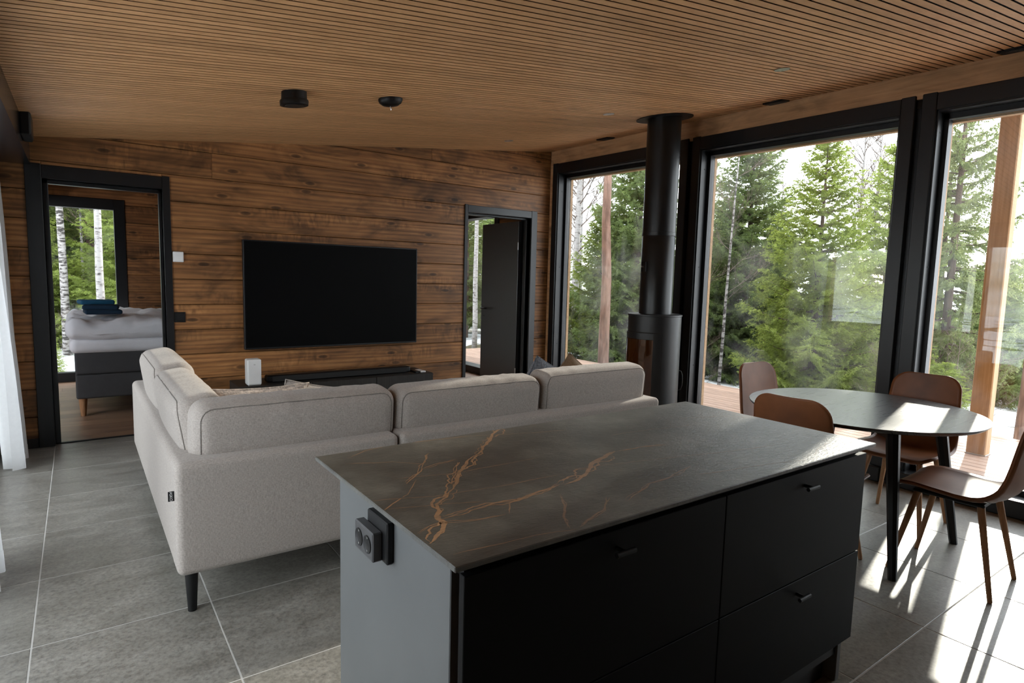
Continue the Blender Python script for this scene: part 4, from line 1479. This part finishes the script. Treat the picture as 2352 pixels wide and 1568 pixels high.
def make_chair():
    """faces +y, origin on the floor between the legs"""
    t = thing('dining_chair', (0, 0, 0), '', 'chair', 'leather shell chairs round the dining table')
    path = [(.225, .428), (.215, .440), (.18, .450), (.12, .452), (.04, .446), (-.05, .440), (-.12, .441), (-.17, .450), (-.205, .470), (-.228, .505), (-.243, .56), (-.254, .62), (-.264, .69), (-.275, .76), (-.287, .82), (-.296, .862), (-.298, .872)]
    # arc length
    sl_ = [0]
    for a, b in zip(path[:-1], path[1:]):
        sl_.append(sl_[-1] + math.hypot(b[0] - a[0], b[1] - a[1]))
    L = sl_[-1]
    ns, nu = 44, 22

    def at(s_):
        for k in range(len(path) - 1):
            if s_ <= sl_[k + 1] + 1e-9:
                f = (s_ - sl_[k]) / (sl_[k + 1] - sl_[k])
                return (path[k][0] + (path[k + 1][0] - path[k][0]) * f, path[k][1] + (path[k + 1][1] - path[k][1]) * f)
        return path[-1]
    wid = [(0, .205), (.12, .218), (.25, .222), (.42, .220), (.55, .208), (.75, .194), (1, .178)]

    def half(f):
        for (a, wa), (b, wb) in zip(wid[:-1], wid[1:]):
            if f <= b:
                return wa + (wb - wa) * (f - a) / (b - a)
        return wid[-1][1]
    rows = []
    for i in range(ns + 1):
        # denser rows at both ends
        f = .5 - .5 * math.cos(math.pi * i / ns)
        s_ = f * L
        rc_ = .085 if f > .5 else .09
        e = min(s_, L - s_)
        w_ = half(f)
        if e < rc_:
            w_ = w_ - rc_ + math.sqrt(max(0, rc_ * rc_ - (rc_ - e) ** 2))
        rows.append((f, at(s_), w_, e))
    th = .018
    vs_, fs = [], []
    for layer in (0, 1):
        for i, (f, (y, z), w_, e) in enumerate(rows):
            (ya, za), (yb, zb) = rows[max(0, i - 1)][1], rows[min(ns, i + 1)][1]
            d = math.hypot(yb - ya, zb - za) or 1
            ny, nz = (zb - za) / d, -(yb - ya) / d          # points to the sitter's side
            if nz < 0 and f < .3:
                ny, nz = -ny, -nz
            for k in range(nu + 1):
                u = -1 + 2 * k / nu
                x = u * w_
                q = (abs(x) / .22)
                back = min(1, max(0, (f - .42) / .16))
                dish = (1 - back) * .022 * q ** 4 + back * (.035 * q ** 2) + .012 * math.exp(-((f - .5) / .08) ** 2) * q ** 2
                off = dish - (th if layer else 0)
                pillow_ = 0 if layer else -.0
                vs_.append((x, y + ny * off, z + nz * off))
    m_ = nu + 1
    L2 = (ns + 1) * m_
    for i in range(ns):
        for k in range(nu):
            a = i * m_ + k
            fs.append((a, a + m_, a + m_ + 1, a + 1))
            fs.append((L2 + a, L2 + a + 1, L2 + a + m_ + 1, L2 + a + m_))
    for i in range(ns):
        a = i * m_
        fs.append((a, L2 + a, L2 + a + m_, a + m_))
        a = i * m_ + nu
        fs.append((a, a + m_, L2 + a + m_, L2 + a))
    for k in range(nu):
        fs.append((k, k + 1, L2 + k + 1, L2 + k))
        a = ns * m_ + k
        fs.append((a, L2 + a, L2 + a + 1, a + 1))
    # the normal helper gives +z for the seat when travelling back; flip if needed
    sh = MB().add(vs_, fs)
    o = sh.build('seat_shell', 'leather', t, 'all')
    # seams: rim piping and the stitched line across the bend
    rim = []
    for i in range(0, ns + 1):
        a = i * m_
        rim.append(((Vector(vs_[a]) + Vector(vs_[L2 + a])) / 2))
    for k in range(1, nu):
        a = ns * m_ + k
        rim.append(((Vector(vs_[a]) + Vector(vs_[L2 + a])) / 2))
    for i in range(ns, -1, -1):
        a = i * m_ + nu
        rim.append(((Vector(vs_[a]) + Vector(vs_[L2 + a])) / 2))
    MB().tube(rim, .0062, 6).build('rim_welt', 'leather', t, 'all')
    ib = min(range(ns + 1), key=lambda i: abs(rows[i][0] - .47))
    MB().tube([Vector(vs_[L2 + ib * m_ + k]) for k in range(nu + 1)], .0022, 5).build('stitched_seam', 'stitch', o, 'all')
    MB().rbox(-.15, .15, -.145, .145, .408, .424, .004).build('under_frame', 'black', t)
    for sx in (-1, 1):
        for sy in (-1, 1):
            l_ = MB().tube([(sx * .19, sy * .21, 0), (sx * .19, sy * .21, .003), (sx * .13, sy * .125, .42)], [.0085, .0105, .0165], 12)
            l_.build('leg', 'legwood', t, True)
    return t


ch = make_chair()
for i, (x, y, rz, lb) in enumerate((
        (3.47, 1.05, 2, 'brown leather shell chair nearest the camera, seen from its side'),
        (3.985, 1.50, 92, 'brown leather shell chair between the round table and the windows'),
        (3.02, 1.545, -86, 'brown leather shell chair with its back to the kitchen island'),
        (3.70, 2.05, 176, 'brown leather shell chair at the far side of the round table'))):
    o = ch if i == 0 else copy_tree(ch)
    o.location = (x, y, 0)
    o.rotation_euler = (0, 0, R(rz))
    o['label'] = lb

# ------------------------------------------------------------------ bed in the next room
bed = thing('bed', (.75, 7.85, 0), 'dark grey upholstered bed with white bedding seen through the left doorway', 'bed')
soft_box(-.05, 1.55, 6.86, 8.9, .172, .40, .02, 14).build('bed_base', 'bedgrey', bed, 'all')
soft_box(-.05, 1.55, 6.86, 8.9, .402, .62, .02, 14).build('mattress', 'bedgrey', bed, 'all')
soft_box(-.085, 1.58, 6.83, 8.9, .60, .745, .06, 20, .05, .006, 11).build('mattress_topper', 'linen', bed, 'all')
mb = soft_box(-.11, 1.6, 6.80, 8.7, .73, .915, .075, 34, .06, .012, 12)
mb.v = [(x, y, z + (.014 * math.sin(x * 9 + y * 5) + .012 * math.sin(x * 19 - y * 11 + 2 * math.sin(y * 4)) + .010 * math.sin(y * 27 + x * 6 + 2 * math.sin(x * 7)) + .006 * math.sin(x * 41 + y * 13)) * (1 if z > .8 else .3)) for x, y, z in mb.v]
mb.build('duvet', 'linen', bed, 'all')
for lx, ly in ((.0, 6.93), (1.48, 6.93), (.0, 8.8), (1.48, 8.8)):
    MB().lathe([(.022, 0), (.036, .175)], (lx, ly, 0), 18).build('leg', 'legwood', bed, True)
for i, (w0, d0, mat, dx, dy, rz, lb) in enumerate((
        (.30, .26, 'towel_navy', .0, .0, 4, 'lowest dark navy towel of the folded stack on the bed'),
        (.29, .25, 'towel_navy', -.01, .01, -5, 'middle dark navy towel of the folded stack on the bed'),
        (.28, .24, 'towel_blue', -.05, .12, 8, 'teal blue towel folded on top of the stack on the bed'))):
    z0 = .956 + i * .043
    t = thing('towel', (.19 + dx, 7.12 + dy, z0), lb, 'towel', 'towels stacked on the bed')
    mb = soft_box(.19 + dx - w0 / 2, .19 + dx + w0 / 2, 7.12 + dy - d0 / 2, 7.12 + dy + d0 / 2, z0, z0 + .045, .018, 12, .1, .004, 20 + i)
    rot_about(mb, (.19 + dx, 7.12 + dy, z0), 'Z', R(rz))
    mb.build('folded_cloth', mat, t, 'all')

# ------------------------------------------------------------------ the ground and the forest
def gz(x, y):
    out = max(0.0, x - 8.0)
    back = max(0.0, y - 9.4)
    z = -.42 - .085 * min(out, 25) * (1 if x > 8 else 0) + .0
    if x <= 8:
        z = -.42 + (.012 * min(back, 20))
    else:
        z += .045 * min(back, 18) * min(1, 10 / (x + .1))
    return z + .07 * math.sin(x * .9 + .6 * y) * math.cos(y * .7) + .04 * math.sin(x * 2.3 - y * 1.9)


xs = np.concatenate([np.linspace(-40, -2, 12), np.linspace(-1, 26, 82), np.linspace(28, 70, 12)])
ys = np.concatenate([np.linspace(-30, -4, 10), np.linspace(-3, 26, 82), np.linspace(28, 70, 12)])
gv = [(float(x), float(y), gz(float(x), float(y))) for y in ys for x in xs]
nx_ = len(xs)
gf = [(j * nx_ + i, j * nx_ + i + 1, (j + 1) * nx_ + i + 1, (j + 1) * nx_ + i) for j in range(len(ys) - 1) for i in range(nx_ - 1)]
ground = struct(MB().add(gv, gf).build('ground', 'snow', None, 'all', origin=(0, 0, 0)))


def mesh_np(name, v, f, mat):
    """triangle soup straight from arrays"""
    me = bpy.data.meshes.new(name)
    v = np.asarray(v, dtype=np.float32).reshape(-1, 3)
    f = np.asarray(f, dtype=np.int32).reshape(-1, 3)
    me.vertices.add(len(v))
    me.vertices.foreach_set('co', v.ravel())
    me.loops.add(len(f) * 3)
    me.loops.foreach_set('vertex_index', f.ravel())
    me.polygons.add(len(f))
    me.polygons.foreach_set('loop_start', np.arange(0, len(f) * 3, 3, dtype=np.int32))
    me.polygons.foreach_set('loop_total', np.full(len(f), 3, dtype=np.int32))
    me.materials.append(M[mat])
    me.update()
    me.validate()
    return me


def spruce_mesh(h, rad, seed, whorl, per, dens, droop, blade, mat, bare=0.06, thin=1.0):
    """foliage of a spruce: whorls of curved boughs, side twigs, bundles of needles"""
    rng = np.random.default_rng(seed)
    P0, P1 = [], []            # twig start / end points
    boughs = []
    z = h * bare
    while z < h * .985:
        t = z / h
        L0 = rad * (1 - t) ** .85 * (1 - .35 * max(0, .18 - t) / .18) + .06
        n = per if t < .85 else max(3, per - 2)
        a0 = rng.uniform(0, 6.28)
        for k in range(n):
            if rng.random() > thin:
                continue
            a = a0 + 6.283 * k / n + rng.normal(0, .18)
            L = L0 * rng.uniform(.72, 1.1)
            zb = z + rng.normal(0, whorl * .25)
            s = np.linspace(0, 1, max(5, int(L / .11)))
            up = .55 * (t ** 1.5) - droop * (1 - t)
            hx = L * s * (1 - .06 * s)
            dz = L * (up * s + (.28 - .1 * t) * s ** 2.4)
            c = np.c_[np.cos(a) * hx, np.sin(a) * hx, zb + dz]
            boughs.append((c, .006 + .010 * L))
            # twigs along the bough
            m = max(6, int(L / dens))
            st_ = (np.arange(m) + rng.uniform(0, .6, m)) / m * .93 + .07
            for side in (-1, 1):
                q = np.c_[np.interp(st_, s, c[:, 0]), np.interp(st_, s, c[:, 1]), np.interp(st_, s, c[:, 2])]
                tw = (.12 + .36 * L * (1 - st_) ** .8 * np.clip(st_ * 3.5, .15, 1)) * rng.uniform(.7, 1.2, m)
                ang = a + side * (rng.normal(.85, .18, m))
                e = np.c_[np.cos(ang) * tw, np.sin(ang) * tw, tw * (rng.normal(-.20, .18, m) + up * .4)]
                P0.append(q)
                P1.append(q + e)
            # the bough's own tip
            for f0, f1 in ((.55, .7), (.7, .85), (.85, 1.0)):
                P0.append(np.array([[np.interp(f0, s, c[:, i]) for i in range(3)]]))
                P1.append(np.array([[np.interp(f1, s, c[:, i]) for i in range(3)]]))
        z += whorl * rng.uniform(.75, 1.2) * (1.0 if t < .8 else .8)
    P0.append(np.array([[0, 0, h * .9]]))
    P1.append(np.array([[0, 0, h * 1.01]]))
    P0, P1 = np.concatenate(P0), np.concatenate(P1)
    Lt = np.linalg.norm(P1 - P0, axis=1)
    cnt = np.maximum(2, (Lt / (blade * .55)).astype(int))
    idx = np.repeat(np.arange(len(P0)), cnt)
    first = np.repeat(np.cumsum(cnt) - cnt, cnt)
    fr_ = (np.arange(len(idx)) - first + rng.uniform(0, 1, len(idx))) / cnt[idx]
    V, F = [], []
    d = (P1 - P0) / Lt[:, None]
    d = d[idx]
    o = P0[idx] + (P1 - P0)[idx] * fr_[:, None]
    for b in range(4):
        rnd_ = rng.normal(0, 1, (len(o), 3))
        side = np.cross(d, rnd_)
        side /= np.linalg.norm(side, axis=1)[:, None] + 1e-9
        ln_ = blade * rng.uniform(.7, 1.25, len(o))
        tip = o + (d * .75 + side * .75) * ln_[:, None]
        wv = np.cross(d, side) * (blade * .19)
        n0 = len(o)
        base = sum(len(x) for x in V)
        V += [o - wv, o + wv, tip]
        ar = np.arange(n0)
        F.append(np.c_[base + ar, base + n0 + ar, base + 2 * n0 + ar])
    fol = mesh_np('foliage', np.concatenate(V), np.concatenate(F), mat)
    wd = MB()
    wd.tube([(0, 0, -.3), (0, 0, h * .3), (0, 0, h * .7), (0, 0, h * .99)], [h * .0135, h * .0115, h * .006, .004], 9)
    for c, r_ in boughs:
        wd.tube([tuple(p) for p in c[::2]], [r_ * (1 - .8 * i / max(1, len(c[::2]) - 1)) for i in range(len(c[::2]))], 4, cap=False)
    tr = bpy.data.meshes.new('trunk')
    tr.from_pydata(wd.v, [], wd.f)
    tr.polygons.foreach_set('use_smooth', [True] * len(tr.polygons))
    tr.materials.append(M['bark_spruce'])
    return fol, tr


def bare_tree_meshes(h, r, seed, mat, lean=(0, 0), start=.35, nbr=26, blen=1.3, rise=.9, crown=None):
    """trunk with bare branches (birch) or a high crown (pine)"""
    rng = random.Random(seed)
    tr, tw = MB(), MB()
    n = 9
    ax = [Vector((lean[0] * h * (k / n) ** 1.2 + rng.uniform(-1, 1) * r * .18, lean[1] * h * (k / n) ** 1.2 + rng.uniform(-1, 1) * r * .18, -.3 + (h + .3) * k / n)) for k in range(n + 1)]
    tr.tube(ax, [r * (1.12 - .95 * k / n) for k in range(n + 1)], 10)

    def along(f):
        k = min(n - 1, int(f * n))
        return ax[k].lerp(ax[k + 1], f * n - k)

    def branch(p, d, L, rr, depth):
        pts = [p]
        q = p.copy()
        dd = d.copy()
        for k in range(4):
            dd = (dd + Vector((rng.uniform(-.25, .25), rng.uniform(-.25, .25), rng.uniform(-.05, .2)))).normalized()
            q = q + dd * L / 4
            pts.append(q.copy())
        tw.tube(pts, [rr * (1 - .2 * k) for k in range(5)], 3, cap=False)
        if depth:
            for k in range(1, 5):
                for _ in range(2):
                    nd = (dd + Vector((rng.uniform(-1, 1), rng.uniform(-1, 1), rng.uniform(-.3, .6)))).normalized()
                    branch(pts[k], nd, L * rng.uniform(.35, .6), rr * .5, depth - 1)
    for i in range(nbr):
        f = start + (1 - start) * (i + rng.random()) / nbr
        a = rng.uniform(0, 6.283)
        el = rise * rng.uniform(.5, 1.2)
        branch(along(f), Vector((math.cos(a), math.sin(a), el)).normalized(), blen * (1.15 - f) * rng.uniform(.7, 1.2) + .15, r * .22, 2 if crown is None else 1)
    out = []
    for nm, mb, mt in (('trunk', tr, mat), ('branches', tw, 'twig' if mat.startswith('birch') else mat)):
        me = bpy.data.meshes.new(nm)
        me.from_pydata(mb.v, [], mb.f)
        me.polygons.foreach_set('use_smooth', [True] * len(me.polygons))
        me.materials.append(M[mt])
        out.append(me)
    return out


def tree(name, parts, x, y, scale, label, group=None, rz=0.0, sz=None, cat='tree'):
    o = bpy.data.objects.new(name, None)
    o.empty_display_size = .2
    link(o)
    o.location = (x, y, gz(x, y))
    o.rotation_euler = (0, 0, rz)
    o.scale = (scale, scale, sz or scale)
    tag(o, label, cat, group)
    for pn, me in parts:
        p = bpy.data.objects.new(pn, me)
        link(p, o)
    return o


SPR = {}
for key, args in dict(young=(4.6, 1.65, 3, .19, 7, .062, .14, .045, 'needle_a'),
                      dense=(6.0, 2.0, 5, .19, 8, .062, .30, .055, 'needle_b'),
                      open=(7.0, 1.9, 8, .28, 6, .08, .34, .06, 'needle_c', .10, .85),
                      small=(2.2, .85, 12, .14, 6, .07, .12, .036, 'needle_a')).items():
    f_, t_ = spruce_mesh(*args)
    SPR[key] = (args[0], [('foliage', f_), ('trunk', t_)])


def spruce(kind, x, y, ztop, label, group=None, rz=0.0, wide=1.0):
    h, parts = SPR[kind]
    s_ = (ztop - gz(x, y)) / h
    return tree('spruce_tree', parts, x, y, s_ * wide, label, group, rz, s_)


# seen through the first tall window
pine = bare_tree_meshes(9.5, .10, 3, 'bark_pine', (.004, .03), .55, 12, .9, .3, 1)
tree('pine_tree', [('trunk', pine[0]), ('branches', pine[1])], 8.05, 8.2, 1, 'reddish pine trunk standing beyond the terrace left of the flue pipe')
bir = bare_tree_meshes(9.0, .10, 4, 'birch', (.01, .0), .3, 34, 1.9, .7)
bir_p = [('trunk', bir[0]), ('branches', bir[1])]
tree('birch_tree', bir_p, 10.6, 11.98, 1, 'white birch at the left edge of the first tall window', rz=.5)
tree('birch_tree', bir_p, 13.4, 14.9, .9, 'thinner birch behind the first birch in the left tall window', rz=2.2)
spruce('young', 9.75, 10.15, 3.15, 'young spruce between the birch and the pine in the left window', rz=.4)
spruce('dense', 10.0, 9.25, 5.4, 'tall spruce close to the right of the pine trunk', rz=1.4)
spruce('young', 8.9, 10.6, 1.6, 'low young spruce under the birch in the left window', rz=3)
# second window
spruce('dense', 12.0, 7.9, 5.0, 'big dark dense spruce filling the left half of the middle window', rz=.9, wide=1.05)
spruce('young', 9.74, 5.12, 3.86, 'light green young spruce with tiered boughs in the middle window', rz=.2, wide=1.0)
spruce('young', 13.6, 5.75, 4.3, 'slender spruce at the right side of the middle window', rz=2.0, wide=.85)
spruce('open', 13.2, 9.9, 4.6, 'loose grey green spruce at the left edge of the middle window', rz=1.1)
bir2 = bare_tree_meshes(9.0, .07, 9, 'birch', (.0, .01), .45, 40, 1.5, 1.2)
bir2_p = [('trunk', bir2[0]), ('branches', bir2[1])]
tree('birch_tree', bir2_p, 18.4, 8.55, .92, 'tall bare birch against the sky in the middle window', rz=.3)
tree('birch_tree', bir2_p, 18.7, 8.3, .86, 'second bare birch beside the tall one against the sky', rz=1.9)
sap = bare_tree_meshes(4.5, .026, 17, 'birch_dark', (.03, .02), .3, 14, .7, .8)
sap_p = [('trunk', sap[0]), ('branches', sap[1])]
tree('birch_tree', sap_p, 9.2, 7.0, 1.0, 'thin pale sapling low in the left of the middle window', rz=2.6)
tree('birch_tree', sap_p, 10.3, 7.25, 1.25, 'thin birch stem in front of the dark spruce', rz=4.0)
# third window
spruce('open', 12.6, 4.25, 6.6, 'tall open spruce in the right window beside the timber post', rz=.6, wide=.75)
spruce('open', 17.5, 6.1, 5.2, 'far open spruce at the left of the right window', rz=2.7)
pin2 = bare_tree_meshes(9.5, .10, 21, 'bark_pine', (.0, -.01), .6, 12, .9, .3, 1)
tree('pine_tree', [('trunk', pin2[0]), ('branches', pin2[1])], 9.3, 2.2, 1, 'slim pine trunk at the right edge beyond the timber post')
spruce('small', 9.6, 3.7, 1.0, 'bushy little spruce below the open spruce in the right window', rz=.8, wide=1.2)
spruce('small', 9.0, 3.0, .45, 'low spruce bush on the snow behind the timber post', rz=2.8, wide=1.5)
spruce('small', 10.6, 4.4, 1.1, 'small spruce between the young spruce and the right window', rz=1.9, wide=1.2)
# bedroom window
bir3 = bare_tree_meshes(9.0, .07, 14, 'birch', (.0, .0), .4, 24, 1.4, .6)
bir3_p = [('trunk', bir3[0]), ('branches', bir3[1])]
tree('birch_tree', bir3_p, .34, 13.5, 1, 'bright white birch trunk in the bedroom window', rz=.0)
bir4 = bare_tree_meshes(9.0, .075, 15, 'birch_dark', (.004, .0), .35, 24, 1.4, .6)
tree('birch_tree', [('trunk', bir4[0]), ('branches', bir4[1])], -.22, 15.0, 1.0, 'speckled birch trunk left in the bedroom window', rz=2.0)
tree('birch_tree', bir3_p, .12, 18.5, .6, 'thin far birch between the two birches of the bedroom window', rz=3.0)
tree('pine_tree', [('trunk', pine[0]), ('branches', pine[1])], .36, 20, 1.0, 'red pine trunk behind the white birch in the bedroom window', rz=2.2)
spruce('young', -.75, 16.4, 2.6, 'yellow green spruce at the left of the bedroom window', rz=.3, wide=1.2)
spruce('young', 1.15, 15.6, 4.2, 'green spruce right of the white birch in the bedroom window', rz=1.0, wide=1.2)
spruce('young', -.05, 17.0, 1.6, 'low spruce between the birches in the bedroom window', rz=2.1, wide=1.5)
spruce('small', -.45, 12.6, .35, 'tiny spruce on the snow below the bedroom window', rz=.6)
# small room window
spruce('open', 8.7, 14.3, 4.6, 'pale loose spruce in the window of the small room', rz=.6)
tree('birch_tree', bir3_p, 8.1, 12.9, .9, 'birch trunk in the window of the small room', rz=4.4)

def seen(x, y):
    a = math.degrees(math.atan2(x, y))
    for lim, nm in ((15, 'the bedroom window'), (37, 'the small room window'), (49.5, 'the left tall window'), (69, 'the middle tall window')):
        if a < lim:
            return nm
    return 'the right tall window'


# the forest behind
rng = random.Random(5)
far_spots = [(13.5, 12.0, 2.9), (15.0, 14.5, 3.3), (16.5, 16.5, 3.4), (12.0, 14.5, 3.0), (11.4, 15.8, 3.2), (17.5, 13.2, 3.0), (19.5, 15.0, 3.4), (16.0, 11.2, 4.0), (18.0, 11.0, 3.2),
             (20.0, 10.4, 2.0), (17.0, 8.4, 1.5), (21.0, 9.0, 1.5), (22.5, 11.5, 2.4), (16.2, 7.2, 1.6), (19.0, 7.2, 1.5), (23.0, 8.5, 1.7), (20.5, 6.2, 1.9), (18.5, 5.0, 2.2), (22.5, 5.6, 2.6), (24.5, 7.0, 2.2), (15.8, 4.3, 1.9), (19.5, 4.0, 2.2), (23.5, 3.6, 2.8),
             (11.8, 10.9, 2.4), (10.9, 9.9, 1.3), (11.2, 6.7, .8), (12.6, 6.5, 1.9), (10.7, 8.3, 1.0), (14.3, 7.4, 2.2), (15.4, 9.2, 3.4),
             (-2.2, 18.0, 6.0), (-1.3, 20.5, 6.5), (-.6, 22.5, 6.2), (.9, 21.5, 6.5), (1.9, 19.0, 6.3), (2.6, 23.0, 7.0), (-3.0, 23.0, 7.0), (.2, 25.0, 6.8), (1.6, 26.0, 7.2), (-1.8, 26.5, 7.4),
             (9.6, 17.0, 5.5), (8.2, 18.2, 5.8), (10.8, 19.5, 5.2), (7.2, 16.4, 5.0), (12.6, 19.0, 4.2), (14.6, 19.6, 4.0)]
for i, (x, y, zt) in enumerate(far_spots):
    k = ('dense', 'open', 'young', 'dense')[i % 4]
    spruce(k, x, y, zt, {'dense': 'dense dark', 'open': 'loose grey green', 'young': 'light green'}[k] + ' background forest spruce seen through ' + seen(x, y), 'background forest spruces through ' + seen(x, y), rng.uniform(0, 6.28), rng.uniform(.95, 1.3))
for i, (x, y) in enumerate([(15.2, 15.8), (18.6, 14.2), (20.8, 12.4), (-1.0, 18.8), (1.4, 23.6), (9.0, 16.0), (22.2, 10.3)]):
    tree('birch_tree', bir2_p, x, y, rng.uniform(.6, .8), 'bare birch of the background forest seen through ' + seen(x, y), 'background birches through ' + seen(x, y), rng.uniform(0, 6.28))
shr = bare_tree_meshes(1.0, .012, 31, 'twig', (.1, .0), .05, 16, .5, 1.0)
for i, (x, y, s_) in enumerate([(8.9, 3.5, 1.0), (9.9, 3.2, 1.1), (11.0, 3.5, 1.3), (10.2, 4.0, 1.0), (8.6, 6.4, .9), (9.2, 9.4, 1.0), (12.2, 3.4, 1.2), (-.5, 14.0, 1.0)]):
    tree('bare_shrub', [('stem', shr[0]), ('twigs', shr[1])], x, y, s_, 'bare brown shrub on the snow seen through ' + seen(x, y), 'bare shrubs through ' + seen(x, y), rng.uniform(0, 6.28), cat='shrub')
